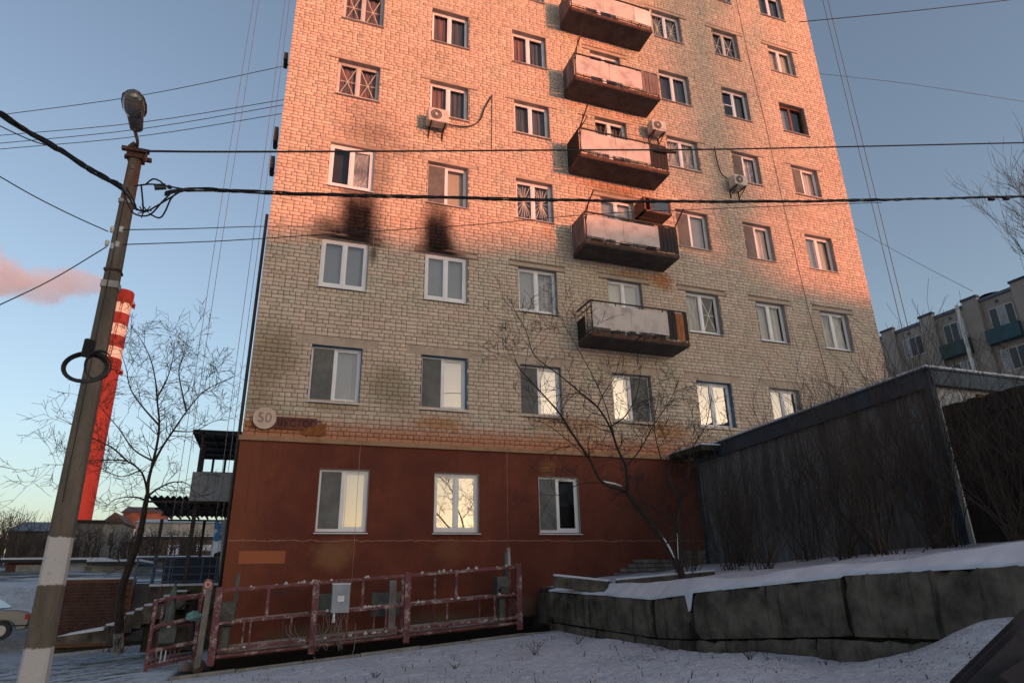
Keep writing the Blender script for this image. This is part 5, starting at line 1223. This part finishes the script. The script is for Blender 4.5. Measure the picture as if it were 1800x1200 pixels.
# snow bank with dry grass at the far left
bk = MB(); N = 0
for i in range(N):
    for j in range(8):
        def f(i, j): x = -16+i*(9.0/N); y = 9.5+j*.5; return (x, y, -5.5+1.7*smooth(0, 7, j)+.08*hnoise(x*2, y*2))
        bk.face([f(i, j), f(i+1, j), f(i+1, j+1), f(i, j+1)])

# car at the left edge
CP = at(52, 1127, 23.5); cx, cy, cz = CP.x, CP.y, CP.z+.12
car = empty('parked_car', (cx-2.1, cy, cz), 'beige-silver sedan cut off by the left edge of the picture, behind the lamp post', 'car')
L_ = 4.3; body = [(-2.1, .35), (-2.12, .70), (-1.95, .86), (-1.15, .92), (-.55, 1.36), (.55, 1.40), (1.15, 1.02), (1.75, .98), (2.12, .90), (2.16, .60), (2.10, .33), (1.78, .30), (1.7, .5), (1.5, .62), (1.2, .62), (1.0, .5), (.93, .28), (-.9, .28), (-.97, .5), (-1.15, .62), (-1.45, .62), (-1.6, .5), (-1.68, .3)]
mb = MB(); mb.prism(body, -.8, .8)
o = mb.build('body', simple('silver car paint', (.26, .245, .225), .3, metal=.5, var=.1, bump=0), car, bevel=.05)
for pl_, nm in (([(-1.0, .93), (-.55, 1.30), (-.02, 1.33), (-.02, .93)], 'side_window'), ([(.05, .93), (.05, 1.33), (.52, 1.33), (.98, 1.0), (.9, .93)], 'side_window')):
    mb = MB(); mb.prism(pl_, -.812, -.802); mb.build(nm, simple('dark car glass', (.015, .017, .02), .1, spec=.8, bump=0) if nm else 0, car)
mb = MB(); mb.prism([(.6, 1.37), (1.13, 1.03), (1.15, 1.05), (.62, 1.39)], -.68, .68); mb.build('rear_window', bpy.data.materials['dark car glass'], car)
for s_ in (-1.3, 1.35):
    mb = MB(); mb.tube([(s_, -.82, .31), (s_, -.62, .31)], .31, 20); wh = mb.build('wheel', MAT['cable'], car); mb = MB(); mb.tube([(s_, -.83, .31), (s_, -.80, .31)], .18, 14); mb.build('rim', MAT['ac'], wh)
mb = MB(); mb.box(2.0, 2.15, -.805, -.5, .66, .84); mb.build('tail_light', simple('tail light', (.35, .03, .02), .2, bump=0), car)
mb = MB(); mb.box(.35, .50, -.82, -.80, .80, .83); mb.build('handle', MAT['ac'], car); mb = MB(); mb.box(-2.16, 2.18, -.815, -.79, .44, .49); mb.build('side_trim', MAT['cable'], car)

# garages, houses, wall with mural beyond the terrace
def house(name, label, cat_, x0, x1, y, D, z0, z1, wall, roof=None, roofh=0, gable=False, wins=(), snow=True, group=None):
    r_ = empty(name, ((x0+x1)/2, y, z0), label, cat_, group); mb = MB(); mb.box(x0, x1, y, y+D, z0-2, z1); part(r_, mb, 'wall', wall)
    mb = MB()
    if gable == 'x': mb.prism([(x0-.3, z1), (x1+.3, z1), ((x0+x1)/2, z1+roofh)], y-.3, y+D+.3)
    elif roofh: mb.hexa([(x0-.3, y-.3, z1), (x1+.3, y-.3, z1), (x1+.3, y+D+.3, z1), (x0-.3, y+D+.3, z1), (x0-.2, y+D/2-.1, z1+roofh), (x1+.2, y+D/2-.1, z1+roofh), (x1+.2, y+D/2, z1+roofh), (x0-.2, y+D/2, z1+roofh)])
    else: mb.box(x0-.25, x1+.25, y-.35, y+D, z1, z1+.18)
    part(r_, mb, 'roof', roof or MAT['corr_black'])
    if snow and not roofh: mb = MB(); mb.box(x0-.27, x1+.27, y-.37, y+D, z1+.18, z1+.30); part(r_, mb, 'snow', MAT['snow_cap'])
    for (a, b, c, d, nm, mt) in wins:
        mb = MB(); mb.box(x0+(x1-x0)*a, x0+(x1-x0)*b, y-.04, y+.02, z0+(z1-z0)*c, z0+(z1-z0)*d); part(r_, mb, nm, mt)
    return r_
WH, DKG = simple('dirty white wall', (.30, .29, .27), .9, var=.3, scale=.6), simple('dark house window', (.02, .022, .025), .2, bump=0)
GW_, OR_ = simple('grey render', (.17, .165, .16), .9, var=.3, scale=.5), simple('orange brick gable', (.11, .06, .045), .9, var=.4, scale=.8)
RR_ = simple('rusty red roof', (.045, .032, .030), .7, var=.4, scale=.5)
def hp(px0_, px1_, py_top, py_bot, D): a, b = at(px0_, py_bot, D), at(px1_, py_bot, D); return a.x, b.x, (a.y+b.y)/2, at((px0_+px1_)/2, py_bot, D).z, at((px0_+px1_)/2, py_top, D).z
def H_(name, label, cat_, box, D, dep_, wall, **kw): x0, x1, y, z0, z1 = hp(*box, D); return house(name, label, cat_, x0, x1, y, dep_, z0, z1, wall, **kw)
dm = GW_
H_('garage', 'low garage with a pale door left of the lamp post', 'garage', (20, 74, 988, 1022, 42), 42, 6, WH, wins=((.15, .8, 0, .85, 'door', simple('pale garage door', (.34, .33, .30), .7)),), group='row of garages') if False else None
H_('garage', 'dark red garage with a pale door at the far left', 'garage', (8, 74, 988, 1022), 42, 6, simple('dark red garage wall', (.10, .045, .035), .9), wins=((.25, .92, 0, .88, 'door', simple('pale garage door', (.30, .29, .27), .7)),), group='row of garages')
H_('garage', 'pale garage just right of the lamp post with snow on its roof', 'garage', (116, 168, 988, 1022), 42, 6, WH, wins=((.1, .45, 0, .8, 'door', MAT['corr_light']), (.55, .95, 0, .8, 'door', GW_)), group='row of garages')
H_('garage', 'low beige garage behind the slender tree', 'garage', (160, 232, 992, 1022), 38, 6, simple('beige garage wall', (.25, .235, .20), .9, var=.3), group='row of garages')
H_('garage', 'snowy-roofed low building behind the porch posts', 'garage', (236, 398, 984, 1010), 46, 8, GW_, wins=((.3, .35, 0, .9, 'door', DKG), (.6, .66, 0, .9, 'door', DKG)), group='row of garages')
H_('house', 'small grey gabled house right of the chimney foot', 'house', (172, 206, 918, 975), 92, 9, GW_, roof=RR_, roofh=1.6, gable='x', wins=((.4, .6, .3, .7, 'window', DKG),), snow=False, group='far houses')
H_('house', 'house with orange brick gable catching the sun behind the slender tree', 'house', (210, 276, 899, 950), 105, 8, OR_, roof=RR_, roofh=1.3, wins=tuple((.1+.2*k, .2+.2*k, .12, .42, 'window', MAT['snow_cap']) for k in range(4)), snow=False, group='far houses')
H_('house', 'long whitish low building seen between the porch posts', 'house', (232, 372, 916, 990), 84, 10, WH, roof=MAT['corr_light'], roofh=.8, wins=tuple((.08+.13*k, .14+.13*k, .45, .7, 'window', DKG) for k in range(7)), snow=False, group='far houses')
H_('house', 'brown garage-like building under the lower porch roof', 'house', (245, 380, 945, 990), 70, 8, simple('brown wall', (.12, .085, .065), .9, var=.4), roof=MAT['corr_black'], wins=((.1, .2, .1, .7, 'door', GW_), (.35, .5, .35, .75, 'window', MAT['snow_cap']), (.7, .9, .5, .75, 'window', MAT['snow_cap'])), group='far houses')
H_('house', 'low dark building with a grey roof left of the lamp post', 'house', (10, 82, 932, 985), 75, 9, simple('dark wall', (.06, .055, .05), .9), roof=simple('grey roof', (.12, .14, .17), .7), roofh=1.4, snow=False, group='far houses')
H_('fence', 'grey paling and board wall right of the lamp post, under the chimney', 'fence', (118, 166, 915, 992), 60, .3, simple('grey palings', (.17, .15, .14), .9, var=.5, scale=2, stretch=(10, 1, 1)), snow=False)
x0, x1, y, z0, z1 = hp(374, 404, 913, 950, 50)
mu = empty('mural_wall', ((x0+x1)/2, y, z0), 'white end wall with blue painted shapes behind the porch', 'wall'); mb = MB(); mb.box(x0, x1, y, y+.4, z0-3, z1); part(mu, mb, 'wall', simple('white wall', (.5, .52, .54), .8, var=.1))
BL_ = simple('blue mural paint', (.03, .13, .28), .7, var=.3)
for (u, v, s) in ((.15, .75, .25), (.35, .55, .2), (.25, .2, .3), (.7, .4, .2), (.6, .15, .22), (.5, .85, .15)):
    mb = MB(); c = (x0+(x1-x0)*u, z0+(z1-z0)*v); mb.prism([(c[0]+math.cos(a)*s*(1+.3*math.sin(3*a+u*9)), c[1]+math.sin(a)*s*1.2) for a in np.linspace(0, 2*PI, 13)[:-1]], y-.03, y-.01-.01*u); part(mu, mb, 'painted_shape', BL_)
# distant twiggy belts
def belt(label_kind, x0, x1, y0_, y1_, hts, n, mat):
    mb = MB()
    for k in range(n):
        x, y = random.uniform(x0, x1), random.uniform(y0_, y1_); z = gz(x, y); h_ = random.uniform(*hts)
        q = Vector((x, y, z)); mb.tube([q, q+Vector((random.gauss(0, .2), 0, h_*.5)), q+Vector((random.gauss(0, .5), 0, h_))], [.08, .05, .015], 3, False)
        for j in range(9):
            b = q+Vector((0, 0, h_*random.uniform(.25, .9))); e = b+Vector((random.gauss(0, 1)*h_*.16, random.gauss(0, .5), h_*random.uniform(.08, .28))); mb.tube([b, e], [.03, .008], 3, False)
    o = mb.build(label_kind, mat); o['kind'] = 'stuff'
belt('far_thicket', -62, -26, 62, 90, (4.0, 6.5), 420, MAT['bark2'])
belt('far_treeline', -150, 10, 150, 200, (6, 9), 600, MAT['bark2'])
belt('yard_thicket', -24, -6, 50, 62, (1.8, 3.4), 150, MAT['bark2'])

# ================================================================== CHIMNEY AND SMOKE
cb, ct = at(156, 915, 262), at(214, 499, 262)
chx, chy = (cb.x*.35+ct.x*.65), ct.y+8; 
ch = empty('smokestack', (chx, chy, 2), 'tall red chimney with red and white bands at the top, behind the lamp post', 'chimney')
zT = ct.z; rT, rB = 3.3, 5.9; zB0 = 4.; zBase = cb.z
def cr(z): return rT+(rB-rT)*(zT-z)/(zT-zBase)
def cxof(z): t_ = (zT-z)/(zT-zBase); return chx+(cb.x-ct.x)*0+(.5-t_)*1.8
redm = simple('red chimney paint', (.185, .020, .016), .8, var=.25, scale=.15, stretch=(1, 1, .2), bump=0); wht = simple('white chimney paint', (.46, .43, .41), .8, var=.1, scale=.2, bump=0)
zlv = [zT, 105.5, 100.4, 95.4, 90.7, 85.7, 81.2, 76.3, 2]
zlv = [zT]+[zT-(110.72-v) for v in zlv[1:-1]]+[2]
for i in range(8):
    a, b = zlv[i+1], zlv[i]; mb = MB(); ns = 1 if i < 7 else 6
    for k in range(ns):
        z0_, z1_ = a+(b-a)*k/ns, a+(b-a)*(k+1)/ns
        mb.tube([(cxof(z0_), chy, z0_), (cxof(z1_), chy, z1_)], [cr(z0_), cr(z1_)], 36, k == 0 or k == ns-1)
    part(ch, mb, 'red_band' if i % 2 == 0 or i == 7 else 'white_band', redm if i % 2 == 0 or i == 7 else wht)
for zz_, hh_ in ((zlv[1]-.5, 5.2), (zlv[7]-.2, 4.6)):
    mb = MB(); R_ = cr(zz_)+.9; c = (cxof(zz_), chy)
    mb.tube([(c[0], c[1], zz_), (c[0], c[1], zz_+.3)], R_, 36)
    for k in range(30):
        a = 2*PI*k/30; mb.bar((c[0]+R_*math.cos(a), c[1]+R_*math.sin(a), zz_), (c[0]+R_*math.cos(a), c[1]+R_*math.sin(a), zz_+(1.4 if zz_ < 80 else 1.3)), .12)
        mb.bar((c[0]+(cr(zz_)+.15)*math.cos(a), c[1]+(cr(zz_)+.15)*math.sin(a), zz_), (c[0]+(cr(zz_)+.15)*math.cos(a), c[1]+(cr(zz_)+.15)*math.sin(a), zz_+hh_), .22)
    mb.tube([(c[0]+R_*math.cos(a), c[1]+R_*math.sin(a), zz_+1.3) for a in np.linspace(0, 2*PI, 37)], .08, 4, False)
    part(ch, mb, 'gallery', redm)
    for a in (-.5, -1.3, .3):
        mb = MB(); mb.box(c[0]+R_*math.cos(a)-.35, c[0]+R_*math.cos(a)+.35, c[1]+R_*math.sin(a)-.3, c[1]+R_*math.sin(a)+.3, zz_-.9, zz_+1.1)
        part(ch, mb, 'antenna_box', redm)
mb = MB(); 
for s_ in (-.35, .35): mb.bar((cxof(2)+1.1+s_, chy-cr(2)-.2, 2), (cxof(zT)+.6+s_, chy-cr(zT)-.2, zT-2), .14)
for k in range(60): z = 4+k*(zT-8)/60; mb.bar((cxof(z)+.75, chy-cr(z)-.25, z), (cxof(z)+1.45, chy-cr(z)-.25, z), .1)
part(ch, mb, 'ladder', redm)
# smoke plume: a volume drifting left from the mouth
def m_smoke():
    t = NT('smoke'); t.n.remove(t.bsdf); v = t.new('ShaderNodeVolumePrincipled'); v.inputs['Color'].default_value = (.93, .93, .95, 1); v.inputs['Anisotropy'].default_value = .2
    sp = t.new('ShaderNodeSeparateXYZ'); t.link(t.obj(), sp.inputs[0]); x, y, z = sp.outputs
    # object space: x 0..1 along the plume (mouth at 0), y,z cross section in metres
    tc = t.obj(); n = t.noise(.085, 4, .6, vec=tc); n2 = t.noise(.035, 2, .5, vec=tc)
    R = t.math('ADD', t.math('MULTIPLY', t.math('POWER', t.math('MAXIMUM', t.math('MULTIPLY', x, -1.), .01), .42), 1.95), 1.5)
    zc = t.math('MULTIPLY', t.math('SUBTRACT', n2, .5), 12)
    dz = t.math('SUBTRACT', z, zc); d = t.math('SQRT', t.math('ADD', t.math('MULTIPLY', y, y), t.math('MULTIPLY', dz, dz)))
    q = t.math('SUBTRACT', t.math('ADD', t.math('DIVIDE', d, R), t.math('MULTIPLY', t.math('SUBTRACT', n, .5), 3.0)), .78)
    den = t.math('MULTIPLY', t.math('MULTIPLY', t.ramp(q, .22, -.25), .14), t.ramp(x, .3, -4))
    t.link(den, v.inputs['Density']); t.link(v.outputs[0], t.out.inputs['Volume']); return t.m
mb = MB(); mb.box(-88, 1, -17, 17, -19, 19); o = mb.build('smoke_plume', m_smoke()); o.location = (chx-2.2, chy, zT+.2); o.rotation_euler = (0, math.radians(-4.6), math.radians(12)); tag(o, 'pink-lit smoke plume drifting left from the top of the red chimney', 'smoke')

# ================================================================== PANEL BUILDING ON THE RIGHT
A, Bq = at(1548, 594, 50), at(1800, 488, 41)
d_ = Vector((Bq.x-A.x, Bq.y-A.y, 0)); Ln = d_.length; d_.normalize(); nrm = Vector((d_.y, -d_.x, 0))    # nrm towards the viewer
if nrm.dot(Vector((CAM[0]-A.x, CAM[1]-A.y, 0))) < 0: nrm = -nrm
zr = (A.z+Bq.z)/2+.2
pb = empty('panel_apartment_building', (A.x, A.y, -4), 'grey-beige five-storey panel building with green and ochre balconies behind the shed', 'building')
pb.rotation_euler.z = math.atan2(d_.y, d_.x)
sgn = 1 if Vector((-math.sin(pb.rotation_euler.z), math.cos(pb.rotation_euler.z), 0)).dot(nrm) > 0 else -1
Zr = zr+4
def pbox(name, mat, x0, x1, o0, o1, z0, z1, parent=pb, **kw):      # o = outwards distance
    mb = MB(); ya_, yb_ = sorted((sgn*o0, sgn*o1)); mb.box(x0, x1, ya_, yb_, z0, z1); o = mb.build(name, mat, parent, **kw); return o
PW = simple('beige panel', (.33, .29, .25), .9, var=.15, scale=.5); PG, PO, PT = simple('green balcony', (.035, .075, .072), .7, var=.2), simple('ochre balcony', (.22, .11, .025), .7, var=.2), simple('teal balcony', (.03, .085, .10), .7, var=.2)
L2 = Ln+14; st = 2.85; bay = 3.15
pbox('wall', PW, -1, L2, -12, 0, -2, Zr-.5)
pbox('roof', simple('roof edge blue grey', (.10, .13, .17), .6), -1.1, L2, -12, .12, Zr-.5, Zr-.3)
nb = int(L2/bay); cols_ = [PG, PG, PT, PO, PT, PG, PO, PT, PG, PO, PT]
for k in range(nb+1):
    x = .3+k*bay; w_ = 1.0
    pbox('pilaster', PW, x, x+w_, 0, .28, -2, Zr-.15); pbox('pilaster_cap', MAT['steel_blue'], x-.05, x+w_+.05, .0, .34, Zr-.15, Zr+.0)
    if k == nb: break
    for f in range(5):
        zf = Zr-1.15-st*f-1.55
        x0_, x1_ = x+w_+.35, x+w_+1.9
        wn = pbox('window', MAT['off_plastic'], x0_, x1_, -.03, .03, zf+.05, zf+1.5)
        for j in range(3):
            a = x0_+.07+j*(x1_-x0_-.07)/3; mb = MB(); ya_, yb_ = sorted((sgn*.032, sgn*.045)); mb.box(a, a+(x1_-x0_-.07)/3-.07, ya_, yb_, zf+.12, zf+1.43); mb.build('pane', DKG if (j+k+f) % 3 else MAT['corr_light'], wn)
        if (k+f) % 2 == 0 or f == 0:
            if not (k == 0 and f == 0): pbox('balcony_front', cols_[(k+f) % len(cols_)], x0_-.25, x1_+.25, .05, .6, zf-.95, zf+.0)
    mb = MB(); ya_ = sgn*.03; mb.tube([(x+w_+1.0, 0, Zr-1.0+.15), (x+w_+1.0, ya_*2, Zr-1.0+.15)], .10, 8); mb.build('vent_hole', DKG, pb)
mb = MB(); mb.tube([(5.9+.6, sgn*.7, -1), (5.9+.6, sgn*.7, Zr-.4)], .12, 8); mb.build('drain_pipe', MAT['curt_white'], pb)
mb = MB(); mb.tube([(7.3, -sgn*2, Zr-.3), (7.3, -sgn*2, Zr+.35)], [.45, .5], 12); mb.tube([(7.3, -sgn*2, Zr+.4), (7.3, -sgn*2, Zr+.55)], [.75, .3], 12); mb.build('roof_vent', MAT['corr_black'], pb)

# ================================================================== UNSEEN, added behind the camera to throw the evening shade
def add_shade_block(label, prof, y, dep_, mat):
    r_ = empty('shade_block', ((prof[0][0]+prof[-1][0])/2, y, -6), label, 'building', 'unseen shading blocks'); mb = MB()
    mb.prism([(prof[0][0], -7)]+[(a, b) for a, b in prof]+[(prof[-1][0], -7)], y-dep_, y); o = part(r_, mb, 'wall', mat)
    wn = MB(); x = prof[0][0]+1
    while x < prof[-1][0]-2:
        z = -4
        zmax = min(np.interp(x, [p[0] for p in prof], [p[1] for p in prof]), np.interp(x+1.4, [p[0] for p in prof], [p[1] for p in prof]))
        while z < zmax-2.4: wn.box(x, x+1.4, y, y+.03, z, z+1.4); z += 2.8
        x += 3.1
    o = part(r_, wn, 'windows', DKG); o['kind'] = 'stuff'
YO = -80.; k_ = math.tan(SUN_EL)/math.cos(PI-SUN_AZ)*80; hx = math.tan(PI-SUN_AZ)*80
pr_ = [(-14, 4.6), (-1.2, 4.05), (.4, 4.35), (2., 4.35), (4.1, 4.2), (5.3, 3.95), (6.1, 3.9), (6.3, 4.5), (8.2, 5.0), (10.4, 5.7), (12.4, 5.1), (14.5, 4.8), (17.7, 4.7), (24, 5.5)]  # unseen roof line, shaped to the shade edge wanted on the tower
add_shade_block('unseen long five-storey block, its stepped roof line shaped to shade the tower', [(a+hx, b+k_) for a, b in pr_], YO, 12, GW_)
add_shade_block('unseen taller slab block added to shade the panel building', [(82, 24), (150, 24)], YO-2, 14, WH)  # unseen, added to keep the panel building in shade
pt = empty('shade_poplar', (12.3+math.tan(PI-SUN_AZ)*74, YO+6, -6), 'unseen tall dense poplar added to dim a band of the tower front', 'tree')  # unseen tree, added and made dense enough to half shade the facade
mb = MB(); mb.tube([(0, 0, 0), (0, 0, 18), (0, 0, 36)], [.4, .25, .05], 7); mb.build('trunk', MAT['bark2'], pt)
mb = MB()
for k in range(2300):
    z = random.uniform(9, 38); rw_ = 1.2+1.2*min(1, (z-9)/14); a = random.random()*6.28; r0 = abs(random.gauss(0, rw_*.6)); x, y = r0*math.cos(a), r0*math.sin(a); l = random.uniform(.8, 1.8)
    mb.tube([(x, y, z), (x+math.cos(a)*.3*l, y+math.sin(a)*.3*l, z+l)], [.03, .012], 3, False)
mb.build('crown', MAT['bark2'], pt)
